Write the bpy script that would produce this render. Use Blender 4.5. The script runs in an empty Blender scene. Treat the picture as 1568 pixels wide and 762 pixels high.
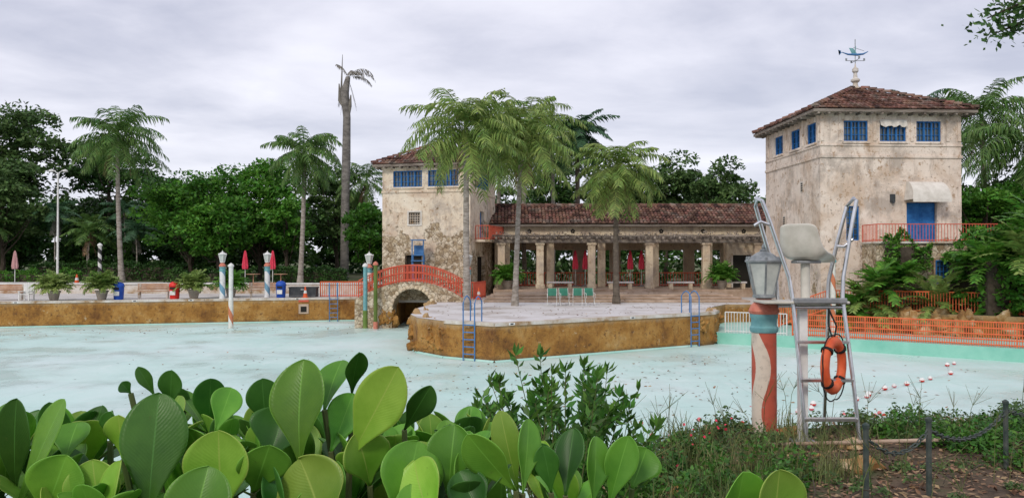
import bpy, bmesh, math, random
import numpy as np
from mathutils import Vector, Matrix, geometry, noise
random.seed(7); rng=np.random.default_rng(7)
scene=bpy.context.scene
R=math.radians
# ------------------------------------------------------------ materials
def nt(m): return m.node_tree.nodes,m.node_tree.links
def newmat(name):
    m=bpy.data.materials.new(name); m.use_nodes=True
    n,l=nt(m); b=n['Principled BSDF']; return m,n,l,b
def ramp(n,l,src,cols,pos):
    r=n.new('ShaderNodeValToRGB'); e=r.color_ramp.elements
    while len(e)<len(cols): e.new(.5)
    for i,c in enumerate(cols):
        e[i].position=pos[i]; e[i].color=(*c,1) if len(c)==3 else c
    l.new(src,r.inputs[0]); return r.outputs[0]
def g3(v): return (v,v,v)
def mapping(n,l,scale=(1,1,1),coord='Object',loc=(0,0,0)):
    t=n.new('ShaderNodeTexCoord'); mp=n.new('ShaderNodeMapping')
    mp.inputs['Scale'].default_value=scale; mp.inputs['Location'].default_value=loc
    l.new(t.outputs[coord],mp.inputs[0]); return mp.outputs[0]
def noisen(n,l,vec,scale,detail=6,rough=.6,dist=0):
    t=n.new('ShaderNodeTexNoise'); t.inputs['Scale'].default_value=scale
    t.inputs['Detail'].default_value=detail; t.inputs['Roughness'].default_value=rough; t.inputs['Distortion'].default_value=dist
    l.new(vec,t.inputs['Vector']); return t.outputs['Fac']
def mixc(n,l,f,a,b,mode='MIX'):
    m=n.new('ShaderNodeMix'); m.data_type='RGBA'; m.blend_type=mode
    for s,v in ((m.inputs[0],f),(m.inputs[6],a),(m.inputs[7],b)):
        if isinstance(v,(int,float)): s.default_value=v
        elif isinstance(v,tuple): s.default_value=(*v,1) if len(v)==3 else v
        else: l.new(v,s)
    return m.outputs[2]
def mathn(n,l,op,a,b=0.0,c=None,clamp=False):
    m=n.new('ShaderNodeMath'); m.operation=op; m.use_clamp=clamp
    vs=[a,b] if c is None else [a,b,c]
    for i,v in enumerate(vs):
        if isinstance(v,(int,float)): m.inputs[i].default_value=v
        else: l.new(v,m.inputs[i])
    return m.outputs[0]
def bumpn(n,l,b,h,strength,dist=.02):
    k=n.new('ShaderNodeBump'); k.inputs['Strength'].default_value=strength
    k.inputs['Distance'].default_value=dist
    l.new(h,k.inputs['Height']); l.new(k.outputs[0],b.inputs['Normal'])
def mat(name,cols,scale=4,rough=.8,bump=0,bscale=30,metal=0,island=0,trans=0,stretch=(1,1,1),spec=.3,pos=None,hue=0):
    m,n,l,b=newmat(name)
    if len(cols)==1: c=cols[0]; cols=[tuple(v*.85 for v in c),tuple(min(1,v*1.1) for v in c)]
    pos=pos or [ .35+.3*i/(len(cols)-1) for i in range(len(cols))]
    v=mapping(n,l,stretch)
    f=noisen(n,l,v,scale); col=ramp(n,l,f,cols,pos)
    if island:
        g=n.new('ShaderNodeNewGeometry'); h=n.new('ShaderNodeHueSaturation')
        mr=n.new('ShaderNodeMapRange'); mr.inputs[3].default_value=1-island; mr.inputs[4].default_value=1+island
        l.new(g.outputs['Random Per Island'],mr.inputs[0]); l.new(mr.outputs[0],h.inputs['Value'])
        if hue:
            q=mathn(n,l,'MULTIPLY',g.outputs['Random Per Island'],7.31); q=mathn(n,l,'FRACT',q)
            q=mathn(n,l,'MULTIPLY_ADD',q,hue,.5-hue*.5); l.new(q,h.inputs['Hue'])
        l.new(col,h.inputs['Color']); col=h.outputs[0]
    l.new(col,b.inputs['Base Color'])
    b.inputs['Roughness'].default_value=rough; b.inputs['Metallic'].default_value=metal
    b.inputs['Specular IOR Level'].default_value=spec
    if bump: bumpn(n,l,b,noisen(n,l,v,bscale),bump)
    if trans:
        t=n.new('ShaderNodeBsdfTranslucent'); l.new(col,t.inputs[0])
        s=n.new('ShaderNodeMixShader'); s.inputs[0].default_value=trans
        l.new(b.outputs[0],s.inputs[1]); l.new(t.outputs[0],s.inputs[2])
        l.new(s.outputs[0],n['Material Output'].inputs[0])
    return m
def stucco(name,zst,slope,base1,base2,patch=.6,grime=1.0):
    m,n,l,b=newmat(name)
    v=mapping(n,l); vs=mapping(n,l,(1.6,1.6,.45))
    col=ramp(n,l,noisen(n,l,v,.9,8,.65),[base1,base2],[.36,.66])
    col=mixc(n,l,ramp(n,l,noisen(n,l,v,.45,7,.7,.6),[g3(0),g3(.8*grime)],[.49,.62]),col,(.58,.44,.33))
    col=mixc(n,l,ramp(n,l,noisen(n,l,mapping(n,l,loc=(9,4,2)),.6,9,.74,.4),[g3(0),g3(.75*grime)],[.50,.62]),col,(.40,.34,.29))
    st=noisen(n,l,vs,1.5,8,.74)
    col=mixc(n,l,ramp(n,l,st,[g3(0),g3(.85*grime)],[.52,.72]),col,(.33,.26,.21))
    d=noisen(n,l,v,3.2,9,.75)
    col=mixc(n,l,ramp(n,l,d,[g3(0),g3(.85*grime)],[.56,.605]),col,(.40,.27,.17))
    d2=noisen(n,l,v,7,8,.7)
    col=mixc(n,l,ramp(n,l,d2,[g3(0),g3(.8*grime)],[.61,.665]),col,(.17,.12,.09))
    wv=n.new('ShaderNodeVectorMath'); wv.operation='ADD'
    nz=n.new('ShaderNodeTexNoise'); nz.inputs['Scale'].default_value=3; nz.inputs['Detail'].default_value=4; l.new(v,nz.inputs['Vector'])
    sc=n.new('ShaderNodeVectorMath'); sc.operation='SCALE'; sc.inputs['Scale'].default_value=.35; l.new(nz.outputs['Color'],sc.inputs[0])
    l.new(v,wv.inputs[0]); l.new(sc.outputs[0],wv.inputs[1]); v2=wv.outputs[0]
    vo=n.new('ShaderNodeTexVoronoi'); vo.inputs['Scale'].default_value=3.6; l.new(v2,vo.inputs['Vector'])
    vo2=n.new('ShaderNodeTexVoronoi'); vo2.feature='DISTANCE_TO_EDGE'; vo2.inputs['Scale'].default_value=3.6; l.new(v2,vo2.inputs['Vector'])
    sp=n.new('ShaderNodeSeparateXYZ'); l.new(vo.outputs['Color'],sp.inputs[0])
    stone=ramp(n,l,sp.outputs[0],[(.32,.24,.15),(.50,.40,.27),(.68,.59,.46)],[.1,.5,.9])
    stone=mixc(n,l,ramp(n,l,noisen(n,l,v,8,7,.7),[g3(0),g3(.9)],[.46,.64]),stone,(.24,.17,.10))
    stone=mixc(n,l,ramp(n,l,noisen(n,l,v,2.2,7,.7),[g3(0),g3(.8)],[.50,.60]),stone,(.70,.61,.48))
    stone=mixc(n,l,ramp(n,l,vo2.outputs['Distance'],[g3(1),g3(0)],[.0,.07]),stone,(.15,.11,.075))
    sx=n.new('ShaderNodeSeparateXYZ'); l.new(v,sx.inputs[0])
    h=mathn(n,l,'SUBTRACT',zst,sx.outputs[2]); h=mathn(n,l,'MULTIPLY',h,slope); h=mathn(n,l,'MINIMUM',h,.16); h=mathn(n,l,'MAXIMUM',h,-.10)
    k=mathn(n,l,'ADD',noisen(n,l,v,.7,7,.62),h)
    mask=ramp(n,l,k,[g3(0),g3(1)],[patch,patch+.015])
    col=mixc(n,l,mask,col,stone); l.new(col,b.inputs['Base Color'])
    b.inputs['Roughness'].default_value=.92; b.inputs['Specular IOR Level'].default_value=.15
    hh=mathn(n,l,'MULTIPLY',vo2.outputs['Distance'],mask)
    hh=mathn(n,l,'ADD',hh,mathn(n,l,'MULTIPLY',d,.35)); hh=mathn(n,l,'SUBTRACT',hh,mathn(n,l,'MULTIPLY',mask,.35))
    bumpn(n,l,b,hh,.9,.08); return m
def poolfloor():
    m,n,l,b=newmat('aqua_pool_paint'); v=mapping(n,l)
    col=ramp(n,l,noisen(n,l,v,.11,8,.6),[(.46,.66,.61),(.57,.74,.70),(.66,.78,.765)],[.32,.5,.66])
    br=n.new('ShaderNodeTexBrick'); br.inputs['Scale'].default_value=1; br.inputs['Brick Width'].default_value=7; br.inputs['Row Height'].default_value=4.2
    br.inputs['Mortar Size'].default_value=.03; br.inputs['Mortar Smooth'].default_value=.6
    br.inputs['Color1'].default_value=(1,1,1,1); br.inputs['Color2'].default_value=(.95,.975,.98,1); br.inputs['Mortar'].default_value=(.78,.84,.82,1)
    l.new(v,br.inputs['Vector']); col=mixc(n,l,.8,col,br.outputs['Color'],'MULTIPLY')
    s=noisen(n,l,v,.42,10,.72)
    col=mixc(n,l,ramp(n,l,s,[g3(0),g3(.5)],[.59,.74]),col,(.40,.46,.38))
    s=noisen(n,l,v,6,8,.75)
    col=mixc(n,l,ramp(n,l,s,[g3(0),g3(.25)],[.60,.68]),col,(.30,.28,.20))
    w=noisen(n,l,mapping(n,l,(1,.3,1)),1.6,6,.7)
    col=mixc(n,l,ramp(n,l,w,[g3(0),g3(.35)],[.56,.70]),col,(.78,.84,.84))
    l.new(col,b.inputs['Base Color'])
    l.new(ramp(n,l,noisen(n,l,v,.3,5),[g3(.25),g3(.7)],[.4,.6]),b.inputs['Roughness'])
    b.inputs['Specular IOR Level'].default_value=.22
    return m
def poolwall():
    m,n,l,b=newmat('ochre_stained_wall'); v=mapping(n,l)
    vs=mapping(n,l,(1,1,.9))
    col=ramp(n,l,noisen(n,l,vs,.8,9,.72),[(.15,.06,.013),(.33,.155,.03),(.43,.23,.06),(.50,.33,.14)],[.33,.47,.58,.70])
    p=noisen(n,l,v,2.6,9,.78)
    col=mixc(n,l,ramp(n,l,p,[g3(0),g3(.9)],[.615,.65]),col,(.56,.45,.29))
    col=mixc(n,l,ramp(n,l,noisen(n,l,v,5,8,.75),[g3(0),g3(.8)],[.56,.63]),col,(.09,.04,.015))
    vst=mapping(n,l,(2.2,2.2,.6))
    col=mixc(n,l,ramp(n,l,noisen(n,l,vst,1.6,8,.75),[g3(0),g3(.7)],[.53,.70]),col,(.12,.05,.015))
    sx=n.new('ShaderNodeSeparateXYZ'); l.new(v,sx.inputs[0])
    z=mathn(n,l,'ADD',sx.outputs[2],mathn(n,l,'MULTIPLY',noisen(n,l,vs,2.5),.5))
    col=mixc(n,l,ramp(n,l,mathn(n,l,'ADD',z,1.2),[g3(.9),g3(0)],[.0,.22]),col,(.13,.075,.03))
    col=mixc(n,l,ramp(n,l,mathn(n,l,'ADD',z,.03),[g3(0),g3(.6)],[.0,.25]),col,(.46,.34,.20))
    l.new(col,b.inputs['Base Color']); b.inputs['Roughness'].default_value=.9
    bumpn(n,l,b,noisen(n,l,v,4,9,.7),.8,.1); return m
def flame(name,ca,cb,freq,amp,turns,width,n_str=2):
    m,n,l,b=newmat(name); v=mapping(n,l)
    sx=n.new('ShaderNodeSeparateXYZ'); l.new(v,sx.inputs[0])
    a=mathn(n,l,'ARCTAN2',sx.outputs[1],sx.outputs[0])
    w=mathn(n,l,'SINE',mathn(n,l,'MULTIPLY',sx.outputs[2],freq)); w=mathn(n,l,'MULTIPLY',w,amp)
    a=mathn(n,l,'ADD',a,w); a=mathn(n,l,'ADD',a,mathn(n,l,'MULTIPLY',sx.outputs[2],turns))
    c=mathn(n,l,'SINE',mathn(n,l,'MULTIPLY',a,n_str))
    c=mathn(n,l,'ADD',c,mathn(n,l,'MULTIPLY',noisen(n,l,v,25),.15))
    k=ramp(n,l,c,[g3(0),g3(1)],[width,width+.04])
    ca2=mixc(n,l,ramp(n,l,noisen(n,l,v,6,8),[g3(0),g3(.6)],[.5,.7]),ca,tuple(x*.5 for x in ca))
    cb2=mixc(n,l,ramp(n,l,noisen(n,l,v,9,8),[g3(0),g3(.6)],[.5,.7]),cb,tuple(x*.6 for x in cb))
    col=mixc(n,l,k,ca2,cb2)
    col=mixc(n,l,ramp(n,l,noisen(n,l,v,14,9,.8),[g3(0),g3(.8)],[.60,.64]),col,(.28,.22,.17))
    l.new(col,b.inputs['Base Color']); b.inputs['Roughness'].default_value=.65
    bumpn(n,l,b,noisen(n,l,v,14,8),.3,.01)
    return m
def clusialeaf(name,c1,c2):
    m,n,l,b=newmat(name); t=n.new('ShaderNodeTexCoord'); sx=n.new('ShaderNodeSeparateXYZ'); l.new(t.outputs['UV'],sx.inputs[0])
    v=mapping(n,l); f=noisen(n,l,v,14,4); col=ramp(n,l,f,[c1,c2],[.35,.65])
    g=n.new('ShaderNodeNewGeometry'); h=n.new('ShaderNodeHueSaturation')
    l.new(mathn(n,l,'MULTIPLY_ADD',g.outputs['Random Per Island'],.7,.65),h.inputs['Value'])
    q0=mathn(n,l,'FRACT',mathn(n,l,'MULTIPLY',g.outputs['Random Per Island'],5.7)); l.new(mathn(n,l,'MULTIPLY_ADD',q0,.03,.485),h.inputs['Hue'])
    l.new(col,h.inputs['Color']); col=h.outputs[0]
    d=mathn(n,l,'ABSOLUTE',mathn(n,l,'SUBTRACT',sx.outputs[0],.5))
    lc=tuple(min(.6,x*1.6+.03) for x in c2)
    col=mixc(n,l,ramp(n,l,sx.outputs[1],[g3(0),g3(.3)],[.4,1]),col,lc)
    col=mixc(n,l,ramp(n,l,d,[g3(.6),g3(0)],[.004,.02]),col,lc)
    col=mixc(n,l,ramp(n,l,d,[g3(0),g3(.7)],[.478,.5]),col,lc)
    q=mathn(n,l,'SUBTRACT',sx.outputs[1],mathn(n,l,'MULTIPLY',d,.55))
    q=mathn(n,l,'SINE',mathn(n,l,'MULTIPLY',q,170))
    col=mixc(n,l,ramp(n,l,noisen(n,l,v,55,5,.7),[g3(0),g3(.5)],[.66,.74]),col,(.10,.12,.03))
    l.new(col,b.inputs['Base Color']); b.inputs['Roughness'].default_value=.34; b.inputs['Specular IOR Level'].default_value=.32
    bumpn(n,l,b,mathn(n,l,'ADD',mathn(n,l,'MULTIPLY',q,.12),noisen(n,l,v,45,3)),.15,.004)
    tr=n.new('ShaderNodeBsdfTranslucent'); l.new(col,tr.inputs[0]); s=n.new('ShaderNodeMixShader'); s.inputs[0].default_value=.35
    l.new(b.outputs[0],s.inputs[1]); l.new(tr.outputs[0],s.inputs[2]); l.new(s.outputs[0],n['Material Output'].inputs[0])
    return m
C={}
C['stuccoR']=stucco('weathered_stucco',2.5,.035,(.82,.72,.63),(.72,.60,.50),.65,1.0)
C['stuccoL']=stucco('stucco_over_coral_stone',5.0,.06,(.80,.71,.58),(.70,.58,.44),.55,.95)
C['stuccoA']=stucco('arcade_stucco',1.2,.03,(.76,.65,.48),(.64,.52,.36),.64,.85)
C['stone']=stucco('coral_stone_wall',20,.1,(.6,.5,.36),(.48,.4,.28),.40)
C['tile']=mat('barrel_roof_tile',[(.06,.035,.03),(.15,.07,.05),(.19,.11,.085),(.16,.13,.11)],1.1,.9,.3,25,island=.6,hue=.03)
C['roofbase']=mat('roof_underlay',[(.06,.04,.035)],3)
C['blue']=mat('blue_painted_wood',[(.012,.11,.34),(.03,.18,.48)],5,.6)
C['glass']=mat('window_glass',[(.03,.05,.06),(.10,.14,.16)],2,.08,spec=.8)
C['dark']=mat('painted_opening_shade',[(.02,.018,.015)],3)  # near-black colour painted in for the shade inside openings
C['redrail']=mat('coral_red_rail',[(.66,.13,.07),(.55,.10,.06)],4,.6)
C['orange']=mat('orange_rail',[(.78,.17,.06),(.66,.13,.05)],4,.6)
C['white']=mat('white_paint',[(.60,.60,.58),(.80,.80,.78)],3,.55)
C['coping']=mat('coping_concrete',[(.32,.20,.10),(.52,.45,.37),(.64,.61,.57)],1.3,.85,.3,pos=[.36,.47,.62])
C['deck']=mat('deck_concrete',[(.38,.34,.31),(.54,.51,.48),(.64,.61,.60)],.5,.85,.15,12,pos=[.3,.5,.68])
C['island']=mat('island_deck_concrete',[(.46,.41,.38),(.64,.61,.61),(.71,.69,.70)],.5,.8,.15,12,pos=[.34,.5,.66])
C['step']=mat('step_stone',[(.32,.22,.15),(.54,.42,.33)],1.2,.9,.3,10)
C['pool']=poolfloor(); C['pwall']=poolwall()
C['teal']=mat('teal_pool_paint',[(.20,.52,.41),(.32,.64,.53)],.8,.6)
C['shallow']=mat('shallow_floor_paint',[(.30,.58,.50),(.46,.68,.62)],.6,.6)
C['rock']=mat('coral_rock',[(.12,.06,.03),(.32,.17,.06),(.45,.29,.14),(.60,.49,.34)],1.6,.95,1.0,7,pos=[.33,.46,.56,.66])
C['soil']=mat('bank_soil',[(.05,.035,.025),(.13,.09,.06),(.06,.075,.03)],1.8,1,.8,14)
C['grassgr']=mat('park_ground',[(.05,.09,.025),(.10,.12,.05),(.18,.16,.10)],.25,1,.5,6)
C['lawn']=mat('sandy_path',[(.36,.34,.31),(.52,.50,.47)],.3,1)
C['wood']=mat('weathered_wood',[(.14,.11,.09),(.32,.28,.24)],2,.9,.6,20,stretch=(.4,3,3),island=.5)
C['benchw']=mat('bench_slats',[(.34,.18,.11),(.50,.31,.20)],3,.7,island=.2)
C['trunk']=mat('palm_trunk_bark',[(.20,.17,.14),(.42,.38,.34)],3,.95,.9,18,stretch=(1,1,3))
C['trunkd']=mat('dark_palm_bark',[(.08,.065,.05),(.17,.14,.11)],3,.95,.9,18,stretch=(1,1,3))
C['deadt']=mat('dead_palm_bark',[(.12,.11,.10),(.26,.24,.22)],2,.95,.9,14,stretch=(1,1,2))
C['bark']=mat('tree_bark',[(.045,.035,.025),(.10,.08,.06)],3,.95,.8,14)
C['palm']=mat('palm_leaflets',[(.07,.16,.035),(.16,.27,.07)],.8,.5,island=.45,trans=.35,hue=.04)
C['palmy']=mat('palm_leaflets_yellow',[(.14,.24,.05),(.30,.38,.11)],.8,.5,island=.45,trans=.35,hue=.04)
C['palmd']=mat('royal_palm_leaflets',[(.04,.10,.05),(.08,.17,.08)],.8,.5,island=.4,trans=.25)
C['deadf']=mat('dead_frond',[(.14,.13,.11),(.25,.23,.20)],2,.9,island=.3)
C['leafA']=mat('bright_tree_leaves',[(.05,.165,.02),(.12,.30,.035)],.35,.5,island=.5,trans=.35,hue=.03)
C['leafB']=mat('dark_tree_leaves',[(.028,.082,.017),(.075,.165,.036)],.3,.5,island=.55,trans=.25,hue=.03)
C['leafC']=mat('dull_tree_leaves',[(.055,.115,.032),(.12,.205,.062)],.35,.55,island=.5,trans=.3,hue=.03)
C['leafS']=mat('shrub_leaves',[(.055,.18,.025),(.15,.34,.045)],1.5,.45,island=.5,trans=.35,hue=.03)
C['leafM']=mat('small_shrub_leaves',[(.04,.14,.02),(.10,.24,.035)],3,.45,island=.5,trans=.3,hue=.03)
C['grass']=mat('grass_blades',[(.07,.13,.03),(.20,.20,.08)],1.5,.6,island=.5,trans=.25,hue=.06)
C['litter']=mat('leaf_litter',[(.15,.08,.04),(.34,.23,.14)],2,.9,island=.6,hue=.04)
C['steel']=mat('stainless_steel',[(.60,.61,.63),(.75,.76,.78)],8,.28,metal=.95)
C['galv']=mat('grey_metal',[(.22,.23,.24),(.34,.35,.36)],8,.5,metal=.4)
C['post']=mat('dark_green_fence_paint',[(.03,.05,.045),(.09,.10,.09)],9,.6)
C['seat']=mat('fibreglass_seat',[(.52,.50,.43),(.68,.65,.58)],4,.35,spec=.5)
C['ring']=mat('orange_ring_buoy',[(.62,.09,.03),(.75,.15,.05)],5,.55)
C['black']=mat('black_rope',[(.015,.015,.015)],8,.8)
C['bluebin']=mat('blue_plastic',[(.01,.06,.36),(.02,.09,.44)],4,.45)
C['redbin']=mat('red_plastic',[(.62,.02,.015),(.70,.04,.03)],4,.45)
C['pink']=mat('faded_pink_float',[(.62,.10,.12),(.70,.25,.26)],4,.6)
C['pot']=mat('terracotta_pot',[(.30,.26,.22),(.40,.35,.30)],4,.85)
C['umb']=mat('umbrella_red',[(.60,.03,.07),(.72,.08,.13)],4,.8)
C['umbp']=mat('umbrella_pink',[(.50,.28,.28),(.60,.36,.35)],4,.8)
C['green']=mat('green_chair_fabric',[(.03,.16,.11),(.05,.22,.15)],4,.7)
C['tealp']=mat('teal_paint',[(.12,.30,.33),(.20,.42,.44)],6,.6)
C['ltblue']=mat('ladder_blue',[(.05,.16,.38),(.08,.22,.45)],6,.5)
C['coral']=mat('coral_collar',[(.50,.15,.10),(.62,.24,.17)],10,.7,.3)
C['lamp']=mat('frosted_lantern_glass',[(.40,.43,.41),(.58,.60,.56)],5,.2,spec=.6)
C['metal']=mat('lantern_metal',[(.18,.20,.21),(.34,.36,.37)],9,.5,metal=.3)
C['awn']=mat('awning_canvas',[(.60,.56,.50),(.76,.72,.66)],3,.9)
C['flame']=flame('flame_painted_post',(.48,.09,.05),(.66,.56,.46),4.6,.55,.5,.35,2)
C['spiral']=flame('spiral_painted_post',(.70,.70,.70),(.16,.32,.44),0,0,5.0,.45,1)
C['spiralk']=flame('black_white_spiral',(.65,.65,.62),(.03,.03,.03),0,0,9.0,.0,1)
C['spiralo']=flame('orange_white_spiral',(.70,.68,.62),(.55,.18,.08),0,0,4.0,.5,1)
C['cl1']=clusialeaf('clusia_leaf_dark',(.03,.12,.015),(.06,.19,.025))
C['cl2']=clusialeaf('clusia_leaf_mid',(.085,.27,.025),(.155,.38,.04))
C['cl3']=clusialeaf('clusia_leaf_bright',(.18,.43,.035),(.29,.55,.07))
C['stem']=mat('green_stem',[(.07,.12,.03),(.12,.12,.05)],6)
C['box']=mat('dark_storage_box',[(.03,.035,.04),(.06,.065,.07)],3,.6)
# ------------------------------------------------------------ builder
W0=(Vector((0,0,0)),Vector((1,0,0)),Vector((0,1,0)))
class B:
    def __init__(s): s.v=[];s.f=[];s.m=[];s.mats=[]
    def mi(s,k):
        if k not in s.mats: s.mats.append(k)
        return s.mats.index(k)
    def add(s,vs,fs,k):
        o=len(s.v); s.v+= [tuple(p) for p in vs]; i=s.mi(k)
        for f in fs: s.f.append([o+a for a in f]); s.m.append(i)
    def box(s,x0,x1,y0,y1,z0,z1,k,fr=W0):
        O,U,N=fr; Z=Vector((0,0,1))
        vs=[O+U*x+N*y+Z*z for z in(z0,z1) for x,y in((x0,y0),(x1,y0),(x1,y1),(x0,y1))]
        s.add(vs,[(3,2,1,0),(4,5,6,7),(0,1,5,4),(1,2,6,5),(2,3,7,6),(3,0,4,7)],k)
    def tube(s,pts,r,k,n=6,r1=None):
        pts=[Vector(p) for p in pts]; m=len(pts); vs=[]
        for i,p in enumerate(pts):
            t=(pts[min(i+1,m-1)]-pts[max(i-1,0)]).normalized()
            a=Vector((0,0,1)) if abs(t.z)<.9 else Vector((1,0,0))
            x=t.cross(a).normalized(); y=t.cross(x)
            rr=r if r1 is None else r+(r1-r)*i/(m-1)
            if isinstance(r,list): rr=r[i]
            vs+=[p+x*rr*math.cos(2*math.pi*j/n)+y*rr*math.sin(2*math.pi*j/n) for j in range(n)]
        fs=[(i*n+j,i*n+(j+1)%n,(i+1)*n+(j+1)%n,(i+1)*n+j) for i in range(m-1) for j in range(n)]
        fs+=[tuple(range(n)),tuple(range((m-1)*n,m*n))]
        s.add(vs,fs,k)
    def lathe(s,c,prof,k,n=16,rot=0):
        vs=[(c[0]+r*math.cos(rot+2*math.pi*j/n),c[1]+r*math.sin(rot+2*math.pi*j/n),c[2]+z) for r,z in prof for j in range(n)]
        m=len(prof)
        fs=[(i*n+j,i*n+(j+1)%n,(i+1)*n+(j+1)%n,(i+1)*n+j) for i in range(m-1) for j in range(n)]
        fs+=[tuple(reversed(range(n))),tuple(range((m-1)*n,m*n))]
        s.add(vs,fs,k)
    def rock(s,c,sz,seed,k='rock',sub=3,amp=.35):
        bm=bmesh.new(); bmesh.ops.create_icosphere(bm,subdivisions=sub,radius=1)
        vs=[]
        for v in bm.verts:
            p=v.co; d=1+amp*noise.fractal(p*1.6+Vector((seed*3.1,seed,0)),.8,2.2,5)*1.5
            vs.append((c[0]+p.x*d*sz[0],c[1]+p.y*d*sz[1],c[2]+p.z*d*sz[2]))
        fs=[tuple(v.index for v in f.verts) for f in bm.faces]; bm.free(); s.add(vs,fs,k)
    def build(s,name,parent=None,smooth=False,loc=None,bevel=0):
        me=bpy.data.meshes.new(name); me.from_pydata(s.v,[],s.f)
        for k in s.mats: me.materials.append(C[k])
        me.polygons.foreach_set('material_index',s.m)
        if smooth:
            me.polygons.foreach_set('use_smooth',[True]*len(s.f))
            try: me.set_sharp_from_angle(angle=R(40))
            except Exception: pass
        me.update(); o=bpy.data.objects.new(name,me); scene.collection.objects.link(o)
        if parent: o.parent=parent
        if loc: o.location=loc
        if bevel:
            md=o.modifiers.new('bevel','BEVEL'); md.width=bevel; md.segments=2; md.limit_method='ANGLE'
        return o
def empty(name,loc=(0,0,0)):
    o=bpy.data.objects.new(name,None); o.location=loc; scene.collection.objects.link(o); return o
def quads_obj(name,V,k,parent=None):
    V=np.asarray(V,dtype=np.float32); n=len(V); me=bpy.data.meshes.new(name)
    me.vertices.add(n*4); me.vertices.foreach_set('co',V.reshape(-1))
    me.loops.add(n*4); me.loops.foreach_set('vertex_index',np.arange(n*4,dtype=np.int32))
    me.polygons.add(n); me.polygons.foreach_set('loop_start',np.arange(0,n*4,4,dtype=np.int32))
    me.polygons.foreach_set('loop_total',np.full(n,4,dtype=np.int32))
    me.materials.append(C[k]); me.update(calc_edges=True); me.validate()
    o=bpy.data.objects.new(name,me); scene.collection.objects.link(o)
    if parent: o.parent=parent
    return o
def leafquads(c,size,ratio=.5,up=.4):
    n=len(c); nr=rng.normal(size=(n,3)); nr[:,2]=np.abs(nr[:,2])+up; nr/=np.linalg.norm(nr,axis=1)[:,None]
    t=np.cross(nr,rng.normal(size=(n,3))); t/=np.linalg.norm(t,axis=1)[:,None]; b=np.cross(nr,t)
    s=(size*rng.uniform(.6,1.3,n))[:,None]
    return np.stack([c-t*s*.5,c+b*s*ratio*.5+t*s*.05,c+t*s*.5,c-b*s*ratio*.5+t*s*.05],axis=1)
# ------------------------------------------------------------ vegetation
def tree(name,x,y,z0,top,rx,ry,bot,leaf,nleaf,lsize,ncl=45,tr=.25,parent=None,bare=False):
    e=empty(name) if parent is None else parent
    cz=(top+bot)/2; rz=(top-bot)/2
    d=rng.normal(size=(ncl,3)); d/=np.linalg.norm(d,axis=1)[:,None]
    rad=rng.uniform(.30,.86,ncl)[:,None]
    cc=np.array([x,y,cz])+d*rad*np.array([rx,ry,rz])
    cr=rng.uniform(.18,.38,ncl)*min(rx,rz*1.3)
    idx=rng.integers(0,ncl,nleaf)
    q=rng.normal(size=(nleaf,3)); q[:,2]=np.abs(q[:,2])*.9-.25; q/=np.linalg.norm(q,axis=1)[:,None]
    rr=rng.uniform(.45,1.08,nleaf)**.7
    p=cc[idx]+q*(rr*cr[idx])[:,None]*np.array([1.15,1.15,.8])
    quads_obj('foliage',leafquads(p,lsize),leaf,e)
    if bare: return e
    b=B(); b.tube([(x,y,z0),(x+.1,y,z0+(bot-z0)*.6),(x,y,bot+.5),(x,y,cz+.4*rz)],tr,'bark',8,tr*.4)
    for i in range(0,ncl,3):
        c=Vector(cc[i]); s=Vector((x,y,bot+(cz-bot)*random.uniform(-.1,.8))); m=(s+c)/2+Vector((0,0,-.1*rz))
        b.tube([s,m,c],tr*.35,'bark',5,tr*.08)
    b.build('trunk_and_limbs',e,True); return e
def frond(out,base,az,e0,L,droop,nst,ll,w,hang,start=.12):
    p=Vector(base); s=Vector((-math.sin(az),math.cos(az),0)); dn=Vector((0,0,-1)); tw=random.uniform(-.25,.25)
    for i in range(nst):
        t=i/nst; pit=e0-droop*t**1.25; a2=az+tw*t; d=Vector((math.cos(pit)*math.cos(a2),math.cos(pit)*math.sin(a2),math.sin(pit)))
        q=p+d*(L/nst); rw=.04*(1-t)+.01
        out.append([p-s*rw,q-s*rw,q+s*rw,p+s*rw])
        if t>start:
            pr=math.sin(math.pi*(.10+.86*(t-start)/(1-start)))**.55
            for sd in(-1,1):
                if random.random()<.05: continue
                dr=(s*sd*.85+d*random.uniform(.35,.65)+Vector((0,0,.2))+dn*hang*random.uniform(.3,.9)).normalized()
                l=ll*pr*random.uniform(.8,1.12); m=q+dr*l*.5; tp=m+(dr+dn*hang*random.uniform(.6,1.5)).normalized()*l*.5
                h=d*w*.5; out.append([q-h*.6,q+h*.6,m+h,m-h]); out.append([m-h,m+h,tp+h*.12,tp-h*.12])
        p=q
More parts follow.
